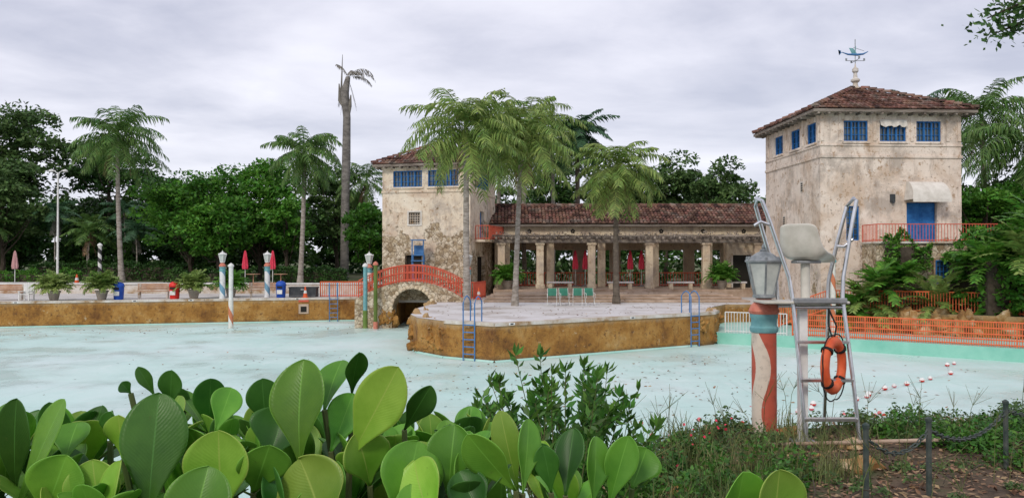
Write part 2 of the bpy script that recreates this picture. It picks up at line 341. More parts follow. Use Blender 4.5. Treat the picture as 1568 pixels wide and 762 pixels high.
def palm(name,base,top,r0,r1,L,nf,leaf='palm',trunk='trunk',bend=.4,hang=.7,seed=1,crownshaft=False,elow=-50,ll=.85,w=.095):
    random.seed(seed); e=empty(name); b=B(); B0=Vector(base); T=Vector(top); n=26; pts=[];rs=[]
    off=Vector((random.uniform(-1,1),random.uniform(-.5,.5),0))*bend
    for i in range(n+1):
        t=i/n; p=B0.lerp(T,t)+off*math.sin(math.pi*t)*1.0; pts.append(p)
        rs.append((r0+(r1-r0)*min(1,t*1.1))*(1+.5*math.exp(-t*14))*(1.05 if i%2 else .95))
    b.tube(pts,rs,trunk,9)
    if crownshaft: b.tube([T,T+Vector((0,0,.7)),T+Vector((0,0,1.2))],[r1*1.4,r1*1.3,.06],'leafS',8)
    else:
        for i in range(9):
            a=random.uniform(0,6.28); c=T+Vector((math.cos(a)*.28,math.sin(a)*.28,-.15-random.random()*.3)); b.rock(c,(.13,.13,.15),i,'palmy',1,.1)
    b.build('trunk',e,True)
    out=[]
    for i in range(nf):
        t=(i+.5)/nf; az=i*2.39996+random.uniform(-.3,.3); e0=R(82-t**.9*(82-elow)+random.uniform(-9,9))
        frond(out,T+Vector((0,0,.15)),az,e0,L*random.uniform(.82,1.1)*(1-.2*(t<.15)),R(random.uniform(60,110)) if e0>0 else R(random.uniform(25,55)),30,ll*L/3.2,w,hang)
    quads_obj('fronds',out,leaf,e)
    out=[]
    for i in range(3):
        frond(out,T,random.uniform(0,6.28),R(-60),L*.75,R(25),18,.5,.06,1.2)
    quads_obj('dry_fronds',out,'deadf' if leaf=='palmd' else 'litter',e)
    return e
def plant(name,c,n,L,leaf,seed=1,nst=14,ll=.3,w=.06,hang=.3,e=(80,15),droop=(50,90),parent=None):
    random.seed(seed); out=[]
    for i in range(n):
        t=i/n; frond(out,(c[0]+random.uniform(-.1,.1),c[1]+random.uniform(-.1,.1),c[2]),i*2.4+random.uniform(-.3,.3),R(e[0]+(e[1]-e[0])*t),L*random.uniform(.8,1.1),R(random.uniform(*droop)),nst,ll,w,hang,.08)
    return quads_obj(name,out,leaf,parent)
def hedge(name,x0,x1,y0,y1,z0,z1,leaf,n,size,lump=.25,parent=None,core=True):
    e=empty(name) if parent is None else parent; p=rng.uniform(0,1,(n,3)); f=rng.integers(0,3,n)
    p[f==0,2]=rng.uniform(.85,1.0,(f==0).sum()); p[f==1,1]=rng.uniform(0,.15,(f==1).sum())
    c=np.stack([x0+p[:,0]*(x1-x0),y0+p[:,1]*(y1-y0),z0+p[:,2]*(z1-z0)],1)
    c[:,2]+=np.sin(c[:,0]*2.1)*lump*.5*p[:,2]+np.sin(c[:,0]*5.3+1)*lump*.3*p[:,2]+rng.normal(size=n)*.05
    c[:,1]+=np.sin(c[:,0]*3.7)*lump*.4
    quads_obj('foliage',leafquads(c,size),leaf,e)
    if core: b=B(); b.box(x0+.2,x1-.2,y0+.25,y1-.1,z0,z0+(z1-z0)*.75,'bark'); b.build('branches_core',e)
    return e
# ------------------------------------------------------------ ground, pool
FAR=[(-60,36),(-29,44.7),(-20,47.1),(-9.6,49.9),(-8.6,48.2),(-8.3,46.4),(-6.7,46.4),(-6.7,49.4),(-4.6,49.4),(-4.6,46.0),(-4.4,42),(-4.75,39),(-4.35,37),(-4.5,35),(-3.95,33),(-2.7,31.3),(-.67,29.9),(8.3,35.5),(9.3,36.3),(9.8,37.4),(10.1,40),(11.5,42.5),(14.0,42.8),(14.9,39.5),(17,37.2),(20,34.6),(26,30.5),(32,27)]
NEAR=[(30,22),(14,14),(9,12.6),(6,12),(3.2,11.3),(2.2,10.6),(1.2,9),(-2,6),(-30,5),(-60,8)]
FZ=-1.46
def sheet(name,loops,z,k):
    tris=geometry.tessellate_polygon([[Vector((x,y,0)) for x,y in lp] for lp in loops])
    vs=[(x,y,z) for lp in loops for x,y in lp]
    fs=[]
    for t in tris:
        a,b_,c=[Vector(vs[i]) for i in t]
        fs.append(t if (b_-a).cross(c-a).z>0 else tuple(reversed(t)))
    b=B(); b.add(vs,fs,k); return b
sheet('ground',[[(-700,-300),(700,-300),(700,1200),(-700,1200)],FAR+NEAR],0,'grassgr').build('ground')
sheet('pool',[[(-62,3),(34,3),(34,52),(-62,52)]],FZ,'pool').build('pool_floor')
b=B()
lp=FAR+NEAR
for i in range(len(lp)):
    a=Vector((*lp[i],0)); c=Vector((*lp[(i+1)%len(lp)],0))
    b.add([(a.x,a.y,FZ-.05),(c.x,c.y,FZ-.05),(c.x,c.y,0),(a.x,a.y,0)],[(0,1,2,3)],'pwall')
b.build('pool_wall')
b=B()
for i in range(0,len(FAR)-1):
    a=Vector((*FAR[i],0)); c=Vector((*FAR[i+1],0)); d=(c-a).normalized(); nn=Vector((d.y,-d.x,0))
    if 5<=i<=9 or i>=17: continue
    b.add([a+nn*.02+Vector((0,0,FZ+.08)),c+nn*.02+Vector((0,0,FZ+.08)),c+nn*.10+Vector((0,0,FZ+.006)),a+nn*.10+Vector((0,0,FZ+.006))],[(0,1,2,3)],'shallow')
b.build('pool_cove')
deck=FAR[:25]+[(17,62),(-60,57)]
sheet('d',[deck],.006,'deck').build('pool_deck')
isl=FAR[9:22]
sheet('i',[isl],.012,'island').build('island_deck')
b=B(); b.box(-6.75,-4.5,46.62,49.5,-.12,.02,'deck'); b.build('added_canal_cover')  # slab added over the canal to keep light out of the arch
b=B()
for i in range(0,24):
    if 5<=i<=8 or 19<=i: continue
    a=Vector((*FAR[i],0)); c=Vector((*FAR[i+1],0)); d=(c-a); L=d.length; d.normalize(); nn=Vector((-d.y,d.x,0))
    if 9<=i<=14 : continue
    k=max(1,int(L/1.5))
    for j in range(k):
        b.box(j*L/k+.006,(j+1)*L/k-.006,-.05,.34,-.09,.035+random.uniform(0,.006),'coping',(a,d,nn))
    for j in range(0,k,4):
        if L>6: b.box((j+.5)*L/k-.14,(j+.5)*L/k+.14,-.056,-.051,-.07,.02,'white',(a,d,nn)); b.box((j+.5)*L/k-.07,(j+.5)*L/k+.07,-.060,-.0565,-.05,.0,'box',(a,d,nn))
b.build('pool_coping',bevel=.012)
b=B()
random.seed(44)
for i in range(60):
    j=random.choice([9,10,11,12,13,14,14]); t=random.random(); a=Vector((*FAR[j],0)); c=Vector((*FAR[j+1],0)); p=a.lerp(c,t)
    s=random.uniform(.16,.34); b.rock((p.x+random.uniform(.03,.3),p.y+random.uniform(.03,.28),random.uniform(-1.4,-.24)),(s*1.1,s*1.1,s*random.uniform(.8,1.5)),i+1,'pwall',amp=.5)
for i in range(26):
    j=random.choice([17,18,18,19]); t=random.random(); a=Vector((*FAR[j],0)); c=Vector((*FAR[j+1],0)); p=a.lerp(c,t)
    s=random.uniform(.15,.32); b.rock((p.x+random.uniform(-.28,-.03),p.y+random.uniform(-.0,.3),random.uniform(-1.3,-.24)),(s*1.1,s*1.1,s*random.uniform(.8,1.4)),i+71,'pwall',amp=.5)
b.build('island_rocks',smooth=True)
STEP=[(9.5,36.6),(12,35.2),(15,33.2),(19.4,30.0),(25,26.5),(31.5,24.5)]
b=sheet('s',[STEP+[(33,27),(26,31.5),(20,35.5),(17,38.5),(15,42),(14,43.6),(9.9,43)]],-.95,'shallow')
for i in range(len(STEP)-1):
    a=STEP[i];c=STEP[i+1]; b.add([(a[0],a[1],FZ-.02),(c[0],c[1],FZ-.02),(c[0],c[1],-.95),(a[0],a[1],-.95)],[(0,1,2,3)],'teal')
b.build('pool_shallow_shelf')
b=B()
for i in range(44):
    t=i/43; pts=FAR[22:28]; f=t*(len(pts)-1); j=min(int(f),len(pts)-2); u=f-j
    x=pts[j][0]*(1-u)+pts[j+1][0]*u; y=pts[j][1]*(1-u)+pts[j+1][1]*u
    b.rock((x+random.uniform(-.2,.4),y+random.uniform(-.1,.5),-.6),(random.uniform(.4,.8),random.uniform(.35,.6),random.uniform(.35,.75)),i+160,amp=.5)
b.build('rock_bank',smooth=True)
EX=[p[0] for p in reversed(NEAR)]; EY=[p[1] for p in reversed(NEAR)]
def edgeY(x): return float(np.interp(x,EX,EY))
def gz(x,y):
    t=min(1,max(0,(y-1.5)/7)); return .06+.85*(1-t)**1.2+.07*noise.fractal(Vector((x*.9,y*.9,0)),1,2,4)*(.4+.6*t)
b=B(); NX=240;NY=40; vs=[];fs=[]
for i in range(NX+1):
    x=-14+44*i/NX; ey=edgeY(x)+.12*math.sin(x*3)+.1*math.sin(x*7.3)
    for j in range(NY+1):
        y=-8+(ey+8)*(j/NY)**.8; z=max(.02,gz(x,y)); 
        if j==NY: z=-.1
        vs.append((x,y,z))
    vs.append((x,ey+.35+.1*math.sin(x*5),FZ-.02))
k=NY+2
for i in range(NX):
    for j in range(NY+1): fs.append((i*k+j,(i+1)*k+j,(i+1)*k+j+1,i*k+j+1))
b.add(vs,fs,'soil'); b.build('planted_bank',smooth=True)
b=B(); b.box(-70,-9.5,55.6,56,0,.66,'coping'); b.box(-70,-9.4,55.5,56.1,.663,.74,'white'); b.build('low_wall')
b=B(); b.add([(-90,56.1,.6),(-9.5,56.1,.6),(-9.5,62,.62),(-90,62,.62)],[(0,1,2,3)],'lawn'); b.add([(-90,62,.62),(-9.5,62,.62),(-9.5,130,.8),(-120,130,.8)],[(0,1,2,3)],'grassgr'); b.build('park_path')
# ------------------------------------------------------------ building helpers
def wall(b,fr,Wd,z0,z1,ops,k,th=.3):
    us=sorted({0,Wd}|{o[0] for o in ops}|{o[1] for o in ops}); zs=sorted({z0,z1}|{o[2] for o in ops}|{o[3] for o in ops})
    for i in range(len(us)-1):
        j=0
        while j<len(zs)-1:
            def hole(j): 
                cu=(us[i]+us[i+1])/2; cz=(zs[j]+zs[j+1])/2
                return any(o[0]<cu<o[1] and o[2]<cz<o[3] for o in ops)
            if hole(j): j+=1; continue
            j2=j
            while j2+1<len(zs)-1 and not hole(j2+1): j2+=1
            b.box(us[i],us[i+1],0,th,zs[j],zs[j2+1],k,fr); j=j2+1
def window(b,fr,u0,u1,z0,z1,n,nv=2,nh=2,k='blue'):
    b.box(u0+.01,u1-.01,.19,.21,z0+.01,z1-.01,'glass',fr)
    f=.055
    b.box(u0+.003,u0+f,.07,.17,z0+.003,z1-.003,k,fr); b.box(u1-f,u1-.003,.07,.17,z0+.003,z1-.003,k,fr)
    b.box(u0+f,u1-f,.07,.17,z0+.003,z0+f,k,fr); b.box(u0+f,u1-f,.07,.17,z1-f,z1-.003,k,fr)
    w=(u1-u0-2*f)/n
    for i in range(n):
        a=u0+f+i*w
        if i: b.box(a-.035,a+.035,.08,.16,z0+f,z1-f,k,fr)
        for j in range(1,nv): b.box(a+w*j/nv-.014,a+w*j/nv+.014,.12,.16,z0+f,z1-f,k,fr)
    for j in range(1,nh+1):
        z=z0+(z1-z0)*j/(nh+1); b.box(u0+f,u1-f,.125,.165,z-.014,z+.014,k,fr)
def tiles(b,p0,U,S,N,inside,Wd,Sl,w=.24,l=.42,k='tile'):
    nu=int(Wd/w); ns=int(Sl/l)+1
    for i in range(nu+1):
        for j in range(ns):
            u=(i+.5)*w; s=j*l
            if not inside(u,s+l*.4): continue
            jit=random.uniform(-.02,.02); lift=random.uniform(0,.03); vs=[]
            for (ss,h,r) in((s-.03,.045+lift,w*.5),(s+l,.0,w*.40)):
                for a in range(5):
                    th=math.pi*a/4; vs.append(p0+U*(u+jit-math.cos(th)*r)+S*ss+N*(h+math.sin(th)*r*.72))
            fs=[(a,a+1,a+6,a+5) for a in range(4)]+[(4,3,2,1,0)]
            b.add(vs,fs,k)
def hiproof(parent,fr,Wd,D,zE,zP,ov=.55):
    O,U,N=fr; Z=Vector((0,0,1)); c=[O+U*-ov+N*-ov,O+U*(Wd+ov)+N*-ov,O+U*(Wd+ov)+N*(D+ov),O+U*-ov+N*(D+ov)]
    c=[p+Z*zE for p in c]; pk=O+U*Wd/2+N*D/2+Z*zP
    b=B(); b.add(c+[pk],[(0,1,4),(1,2,4),(2,3,4),(3,0,4)],'roofbase')
    cb=[p-Z*.14 for p in c]; b.add(c+cb,[(0,4,5,1),(1,5,6,2),(2,6,7,3),(3,7,4,0)],'wood'); b.add(cb,[(3,2,1,0)],'wood')
    for i in range(4):
        a=cb[i]; d=cb[(i+1)%4]-a; L=d.length; d.normalize(); inn=Vector((-d.y,d.x,0))
        for j in range(int(L/.55)):
            b.box(.2+j*.55,.3+j*.55,.03,.6,-.10,-.003,'wood',(a,d,inn))
    b.build('roof_base',parent)
    b=B()
    for i in range(4):
        a=c[i]; d=c[(i+1)%4]-a; L=d.length; d.normalize(); mid=a+d*L/2; S=(pk-mid); Sl=S.length; S.normalize(); n=d.cross(S).normalized()
        if n.z<0: n=-n
        tiles(b,a,d,S,n,lambda u,s:abs(u-L/2)<(L/2)*(1-s/Sl)+.05 and s<Sl,L,Sl)
        h=pk-a; hl=h.length; h.normalize(); side=h.cross(Z).normalized(); up=side.cross(h)
        for j in range(int(hl/.4)):
            q=a+h*(j*.4)+up*.08; vs=[]
            for (ss,r,hh) in((0,.15,.04),(.43,.12,0)):
                for t in range(5):
                    th=math.pi*t/4; vs.append(q+h*ss-side*math.cos(th)*r+up*(hh+math.sin(th)*r))
            b.add(vs,[(t,t+1,t+6,t+5) for t in range(4)]+[(4,3,2,1,0)],'tile')
    b.build('roof_tiles',parent)
def railing(b,pts,h,k,sp=.16,r=.016,rails=(1.0,.08)):
    pts=[Vector(p) for p in pts]
    for q in rails: b.tube([p+Vector((0,0,h*q)) for p in pts],r*1.5,k,5)
    for i in range(len(pts)-1):
        a,c=pts[i],pts[i+1]; n=max(1,int((c-a).length/sp))
        for j in range(n):
            p=a.lerp(c,j/n); rr=r*1.8 if j==0 else r
            b.tube([p,p+Vector((0,0,h))],rr,k,4)
    b.tube([pts[-1],pts[-1]+Vector((0,0,h))],r*1.8,k,4)
Z=Vector((0,0,1))
# ------------------------------------------------------------ right tower
T=empty('stucco_tower'); ph=R(3); O=Vector((15.67,40,0)); U=Vector((math.cos(ph),math.sin(ph),0)); N=Vector((-math.sin(ph),math.cos(ph),0)); w=7.4
fF=(O,U,N); fL=(O,N,U); fB=(O+N*w,U,-N)
opsF=[(1.23,2.5,8.45,9.5),(3.12,4.5,8.45,9.5),(5.04,6.34,8.45,9.5),(4.5,6.1,3.28,5.35),(1.34,2.02,3.4,5.15)]
opsL=[(.5,1.6,8.45,9.5),(2.5,3.7,8.45,9.5),(4.8,6.0,8.45,9.5)]
b=B(); wall(b,fF,w,-1,9.96,opsF,'stuccoR')
wall(b,(O+N*.3,N,U),w-.6,-1,9.96,[(a-.3,c-.3,d,e_) for a,c,d,e_ in opsL],'stuccoR')
wall(b,(O+U*w+N*.3,N,-U),w-.6,-1,9.96,[],'stuccoR')
wall(b,fB,w,-1,9.96,[],'stuccoR'); b.build('walls',T)
b=B()
b.box(-.06,w+.06,-.06,-.002,7.6,7.74,'stuccoR',fF); b.box(.0,w,-.06,-.002,7.6,7.74,'stuccoR',fL)
b.box(-.05,w+.05,-.05,-.002,8.2,8.3,'stuccoR',fF); b.box(0,w,-.05,-.002,8.2,8.3,'stuccoR',fL)
for u in(.02,.95,2.75,4.72,6.6,7.2): b.box(u,u+.18,-.045,-.002,8.46,9.9,'stuccoR',fF)
for u in(.1,2.0,4.2,6.9): b.box(u,u+.16,-.045,-.002,8.46,9.9,'stuccoR',fL)
for o in opsF[:3]: b.box(o[0]-.08,o[1]+.08,-.09,.05,8.33,8.445,'stuccoR',fF)
for o in opsL: b.box(o[0]-.08,o[1]+.08,-.09,.05,8.33,8.445,'stuccoR',fL)
b.build('cornice_and_sills',T,bevel=.015)
b=B()
for o in opsF[:3]: window(b,fF,*o,3,2,2)
for o in opsL: window(b,(O+N*0,N,U),*o,2,2,2)
window(b,fF,*opsF[4],1,3,5)
b.build('windows',T)
b=B(); o=opsF[3]; b.box(o[0]+.02,o[1]-.02,.18,.24,o[2],o[3]-.02,'blue',fF)
for u in (4.56,5.28,5.36,6.0): b.box(u,u+.05,.15,.178,o[2]+.01,o[3]-.05,'blue',fF)
for zz in (3.4,4.1,4.8): b.box(4.62,5.98,.155,.175,zz,zz+.06,'blue',fF)
b.build('balcony_door',T)
b=B(); vs=[];n=8
for i in range(n+1):
    a=math.pi/2*i/n
    for u in(4.35,6.35): vs.append(O+U*(u+(.12 if u<5 else -.12)*(1-i/n)*1.2)+N*(-.02-.85*math.sin(a))+Z*(5.45+.95*math.cos(a)))
b.add(vs,[(2*i,2*i+1,2*i+3,2*i+2) for i in range(n)],'awn')
for s in (0,1): b.add([vs[2*i+s] for i in range(n+1)]+[O+U*(4.35 if s==0 else 6.35)+N*-.02+Z*5.45],[tuple(range(n+2))],'awn')
b.add([vs[2*n],vs[2*n+1],vs[2*n+1]-Z*.14,vs[2*n]-Z*.14],[(0,1,2,3)],'awn')
b.build('awning',T,True)
b=B()
for (vv,zz) in((2.2,6.3),(4.6,4.6)):
    b.box(vv-.16,vv+.16,-.03,-.003,zz-.28,zz+.28,'coping',fL)
    for i in range(3):
        for j in range(4): b.box(vv-.11+i*.08,vv-.05+i*.08,-.036,-.031,zz-.22+j*.12,zz-.14+j*.12,'dark',fL)
b.box(3.62,3.86,-.10,-.003,5.35,5.75,'box',fF); b.box(3.68,3.80,-.14,-.101,5.28,5.5,'box',fF)
b.build('vents_and_lantern',T)
b=B(); vs=[];m=10
for i in range(m+1):
    u=3.1+i*.14; vs+= [O+U*u+N*-.07+Z*9.55,O+U*u+N*-(.12+.05*math.sin(i*2))+Z*(9.28-.12*abs(math.sin(i*.9)))]
b.add(vs,[(2*i,2*i+1,2*i+3,2*i+2) for i in range(m)],'awn')
b.build('torn_awning_cloth',T)
hiproof(T,fF,w,w,10.0,11.95)
pk=O+U*w/2+N*w/2
b=B(); b.lathe((pk.x,pk.y,11.85),[(.35,0),(.30,.12),(.16,.2),(.12,.4),(.24,.5),(.24,.6),(.12,.7),(.09,.95),(.17,1.05),(.16,1.2),(.05,1.3),(.02,1.5)],'coping',14); b.build('roof_finial',T,True)
V=empty('weather_vane')
b=B(); x,y=pk.x,pk.y
b.tube([(x,y,13.2),(x,y,14.7)],.022,'metal',6)
b.tube([(x-.5,y,13.5),(x+.5,y,13.5)],.018,'metal',5); b.tube([(x,y-.5,13.5),(x,y+.5,13.5)],.018,'metal',5)
for dx,dy in((.5,0),(-.5,0),(0,.5),(0,-.5)): b.box(x+dx-.05,x+dx+.05,y+dy-.01,y+dy+.01,13.5,13.64,'metal')
b.tube([(x-.75,y,13.98),(x-.4,y,13.86),(x+.1,y,13.84),(x+.45,y,13.88),(x+.72,y,14.02)],[.02,.05,.07,.05,.02],'ltblue',8)
b.add([(x-.75,y,13.96),(x-.95,y,14.12),(x-.78,y,14.06),(x-.9,y,13.8)],[(0,1,2,3)],'ltblue')
b.add([(x-.2,y,13.9),(x+.1,y,13.9),(x-.1,y,14.2),(x-.35,y,14.22)],[(0,1,2,3)],'tealp')
b.tube([(x+.0,y,13.9),(x+.02,y,14.3)],.03,'tealp',5); b.tube([(x-.1,y,14.25),(x+.5,y,14.05)],.012,'metal',4)
b.build('gondola_figure',V)
b=B(); b.box(17.75,24.5,38.35,39.95,-1,3.2,'stone'); b.build('balcony_base_wall',T)
b=B(); b.box(17.65,24.6,38.22,39.96,3.202,3.30,'coping'); b.build('balcony_floor',T,bevel=.02)
b=B(); railing(b,[(17.75,39.9,3.3),(17.75,38.32,3.3),(24.5,38.32,3.3)],.85,'redrail',.15,.016); b.build('balcony_railing',T)
b=B(); fr=(Vector((20.5,38.05,0)),Vector((1,0,0)),Vector((0,1,0))); window(b,fr,0,1.5,1.3,2.4,2,4,3); b.box(-.08,0,.1,.29,1.2,2.5,'coping',fr);b.box(1.5,1.58,.1,.29,1.2,2.5,'coping',fr); b.box(0,1.5,.1,.29,2.4,2.5,'coping',fr); b.box(0,1.5,.1,.29,1.2,1.3,'coping',fr); b.build('lower_window',T)
# ------------------------------------------------------------ left tower
T=empty('coral_stone_tower'); th=R(14); Nc=Vector((-2.65,50,0)); w=6.0
U=Vector((math.cos(th),-math.sin(th),0)); N=Vector((math.sin(th),math.cos(th),0)); O=Nc-U*w
fF=(O,U,N)
opsF=[(.75,2.75,7.1,8.15),(3.15,5.2,7.1,8.15),(1.6,2.75,.02,2.7),(1.85,2.65,4.68,5.46)]
opsR=[(1.0,4.4,7.1,8.15),(1.6,3.4,.02,2.6),(2.2,3.2,3.75,5.6)]
b=B(); wall(b,fF,w,-1.4,8.5,opsF,'stuccoL')
wall(b,(Nc+N*.3,N,-U),w-.6,-1.4,8.5,[(a-.3,c-.3,d,e_) for a,c,d,e_ in opsR],'stuccoL')
wall(b,(O+N*.3,N,U),w-.6,-1.4,8.5,[],'stuccoL'); wall(b,(O+N*w,U,-N),w,-1.4,8.5,[],'stuccoL'); b.build('walls',T)
fR=(Nc,N,-U)
b=B(); b.box(-.06,w+.06,-.06,-.002,6.72,6.86,'stuccoL',fF); b.box(0,w,-.06,-.002,6.72,6.86,'stuccoL',fR)
b.box(-.04,w+.04,-.08,-.002,8.25,8.4,'stuccoL',fF)
for o in opsF[:2]: b.box(o[0]-.08,o[1]+.08,-.09,.05,6.98,7.095,'stuccoL',fF)
b.build('cornice_and_sills',T,bevel=.015)
b=B()
for o in opsF[:2]: window(b,fF,*o,4,2,2)
window(b,fR,*opsR[0],5,2,2)
b.build('windows',T)
b=B(); o=opsF[3]; b.box(o[0],o[1],.2,.24,o[2],o[3],'dark',fF)
for i in range(5):
    t=.08+i*.16
    p=O+N*.08+U*(o[0]+t); b.tube([p+Z*o[2],p+Z*o[3]],.03,'coping',4)
    p=O+N*.08+U*o[0]; q=O+N*.08+U*o[1]; b.tube([p+Z*(o[2]+t),q+Z*(o[2]+t)],.03,'coping',4)
for a in((o[0]-.1,o[0],o[2]-.1,o[3]+.1),(o[1],o[1]+.1,o[2]-.1,o[3]+.1),(o[0],o[1],o[3],o[3]+.1),(o[0],o[1],o[2]-.1,o[2])): b.box(a[0],a[1],-.05,.05,a[2],a[3],'awn',fF)
b.build('lattice_window',T)
b=B()
b.box(1.62,2.73,.25,.28,.02,2.68,'dark',fF); b.box(1.5,1.6,-.05,.1,.02,2.8,'stuccoL',fF); b.box(2.75,2.85,-.05,.1,.02,2.8,'stuccoL',fF); b.box(1.5,2.85,-.07,.1,2.8,2.92,'stuccoL',fF)  # dark panel stands in for the shade inside the doorway
b.box(1.62,3.38,.25,.28,.02,2.58,'dark',fR); b.box(2.22,3.18,.22,.26,3.75,5.58,'blue',fR)
b.build('doors',T)
b=B(); b.box(1.0,5.2,-1.0,-.003,3.55,3.7,'stuccoL',fR); b.build('balcony_floor',T)
b=B(); P=lambda u,d:Nc+N*u-U*d+Z*3.7
railing(b,[P(1.05,-.05),P(1.05,-.95),P(5.15,-.95),P(5.15,-.05)],.9,'redrail',.15); b.build('balcony_railing',T)
hiproof(T,fF,w,w,8.55,10.25,.5)
# ------------------------------------------------------------ arcade
A=empty('arcade_building')
b=B(); b.box(-1.2,19.5,50.4,60.5,0,.5,'step'); b.build('floor',A)
b=B()
for i,(y0,z) in enumerate([(44.3,.12),(45.3,.24),(46.3,.36)]): b.box(-1.6+.25*i,13.4-.2*i,y0,50.39,.01+.12*i,z,'step')
b.build('terrace_steps',A,bevel=.02)
b=B()
for x in(-.7,1.85,5.25,9.05,12.8,16.2):
    b.box(x-.24,x+.24,51.8,52.28,.5,3.35,'stuccoA'); b.box(x-.31,x+.31,51.73,52.35,3.35,3.5,'stuccoA'); b.box(x-.30,x+.30,51.74,52.34,.5,.78,'stuccoA')
for x in(-.4,2.66,6.2,9.9,13.6,17.2):
    b.box(x-.26,x+.26,54.45,54.9,.5,3.85,'stuccoA')
b.build('columns',A,bevel=.03)
b=B(); fr=(Vector((-1.2,54.4,0)),Vector((1,0,0)),Vector((0,1,0)))
wall(b,fr,20.7,3.85,4.9,[],'stuccoA'); 
ops=[(1.0+i*2.8,3.0+i*2.8,.5,3.1) for i in range(7)]
wall(b,(Vector((-1.2,59.6,0)),Vector((1,0,0)),Vector((0,1,0))),20.7,.5,4.9,ops,'stuccoA')
b.box(-1.2,-.9,54.72,59.6,.5,4.9,'stuccoA'); b.box(14.6,19.5,53.6,54.38,.5,3.6,'stuccoA')
b.build('walls',A)
b=B(); b.box(15.0,16.2,53.52,53.595,.5,2.7,'dark'); b.box(14.9,15.0,53.5,53.58,.5,2.8,'coping'); b.box(16.2,16.3,53.5,53.58,.5,2.8,'coping'); b.build('dark_doorway',A)  # doorway shade painted as a dark panel on the solid wall
b=B()
for x in(1.2,4.2,7.3,10.3,13.2,16):
    p=Vector((x,54.37,4.35))
    for a in range(5):
        q=p+Vector((math.cos(a*1.257+.3)*.1,0,math.sin(a*1.257+.3)*.1)); b.tube([q,q+Vector((0,.02,0))],.065,'dark',8)
b.build('rosette_vents',A)
b=B()
b.box(-1.2,17.2,51.85,52.2,3.503,3.74,'wood'); 
for i in range(34):
    x=-1.1+i*.54+random.uniform(-.06,.06); b.box(x,x+.13,51.1+random.uniform(-.3,.4),54.39,3.745,3.745+.15,'wood')
for i in range(7):
    y=51.2+i*.45; 
    x=-1.3
    while x<17:
        L=random.uniform(1.2,4); 
        if random.random()<.88: b.box(x,x+L,y+random.uniform(-.05,.05),y+.12,3.9+random.uniform(0,.02),3.97+random.uniform(0,.05),'wood')
        x+=L+.1
b.build('timber_pergola',A)
rv=rng.uniform(0,1,(2600,3)); rv=np.stack([-1.4+rv[:,0]*18.6,51.0+rv[:,1]*2.6,3.78+rv[:,2]**2*.38+.12*np.sin(rv[:,0]*60)*rv[:,2]],1)
quads_obj('dry_vines',leafquads(rv,.22,.3),'wood',A)
b=B(); S=Vector((0,3.0,1.4)); Sl=S.length; S.normalize(); n=Vector((0,-S.z,S.y)); p0=Vector((-1.5,54.0,4.84))
b.add([(-1.5,54,4.82),(19.3,54,4.82),(19.3,57.05,6.24),(-1.5,57.05,6.24),(-1.5,60.1,4.82),(19.3,60.1,4.82)],[(0,1,2,3),(3,2,5,4)],'roofbase')
b.box(-1.5,19.3,53.98,54.08,4.66,4.80,'wood')
tiles(b,p0,Vector((1,0,0)),S,n,lambda u,s:s<Sl,20.8,Sl)
for j in range(48): 
    x=-1.5+j*.43; b.tube([(x,57.05,6.33+random.uniform(0,.02)),(x+.42,57.05,6.30)],.13,'tile',8)
b.build('roof',A)
b=B(); railing(b,[(-.9,56.5,.5),(17,56.5,.5)],.95,'redrail',.2,.022); b.build('arcade_railing',A)
def stonebench(x,y,z,w=1.7):
    b=B(); b.box(-w/2,w/2,-.22,.22,.38,.48,'island'); b.box(-w/2+.1,-w/2+.35,-.18,.18,0,.379,'stuccoA'); b.box(w/2-.35,w/2-.1,-.18,.18,0,.379,'stuccoA'); b.build('stone_bench',None,loc=(x,y,z),bevel=.02)
for x in(3.1,7.0,10.9,14.3): stonebench(x,51.0,.5)
# ------------------------------------------------------------ bridge
Bd=empty('stone_footbridge')
def bt(x): 
    t=(x+5.7)/3.4 if x<-5.7 else (x+5.7)/3.2
    return 1.15*(1-t*t)
b=B(); n=36; xs=[-8.9+i*(6.3)/n for i in range(n+1)]; y0,y1=44.6,46.6
for i in range(n):
    a,c=xs[i],xs[i+1]
    def lo(x):
        t=(x+5.65)/1.12
        return -.35+1.10*math.sqrt(1-t*t) if abs(t)<1 else None
    m=(a+c)/2; inside=lo(m) is not None
    la=(lo(a) if lo(a) is not None else -.35) if inside else FZ
    lc=(lo(c) if lo(c) is not None else -.35) if inside else FZ
    ta,tc=max(.05,bt(a)),max(.05,bt(c))
    b.add([(a,y0,la),(c,y0,lc),(c,y0,tc),(a,y0,ta),(a,y1,la),(c,y1,lc),(c,y1,tc),(a,y1,ta)],[(0,1,2,3),(7,6,5,4),(3,2,6,7),(4,5,1,0),(0,3,7,4),(1,5,6,2)],'stone')
b.box(-7.1,-4.3,46.605,48.6,.022,1.02,'stone')  # block added behind the arch so its opening stays dark
for i in range(5): b.box(-6.5,-4.9,48.603+i*.28,48.88+i*.28,.022,.85-i*.17,'step')
b.build('arch_body',Bd)
b=B()
for s in range(17):
    a=math.pi*s/16; c=Vector((-5.65-math.cos(a)*1.2,44.59,-.35+math.sin(a)*1.2)); b.rock(c,(.11,.04,.11),s+90,'stuccoA',2,.2)
b.build('arch_voussoirs',Bd,True)
b=B()
for i in range(6):
    x0=-4.6+i*.34; b.box(x0,x0+.335,44.7,46.5,.02,max(.16,bt(x0))+.03-i*.004,'step')
b.build('steps',Bd,bevel=.015)
b=B()
for yy in(44.72,46.48):
    railing(b,[(x,yy,max(.05,bt(x))) for x in np.linspace(-8.7,-2.7,14)],.95,'redrail',.15,.022,(1,.55,.1))
b.build('bridge_railing',Bd)
b=B(); railing(b,[(-12.2,50.2,.03),(-9.3,50.6,.03),(-8.7,46.8,.03)],.95,'orange',.13,.022); b.build('orange_railing')
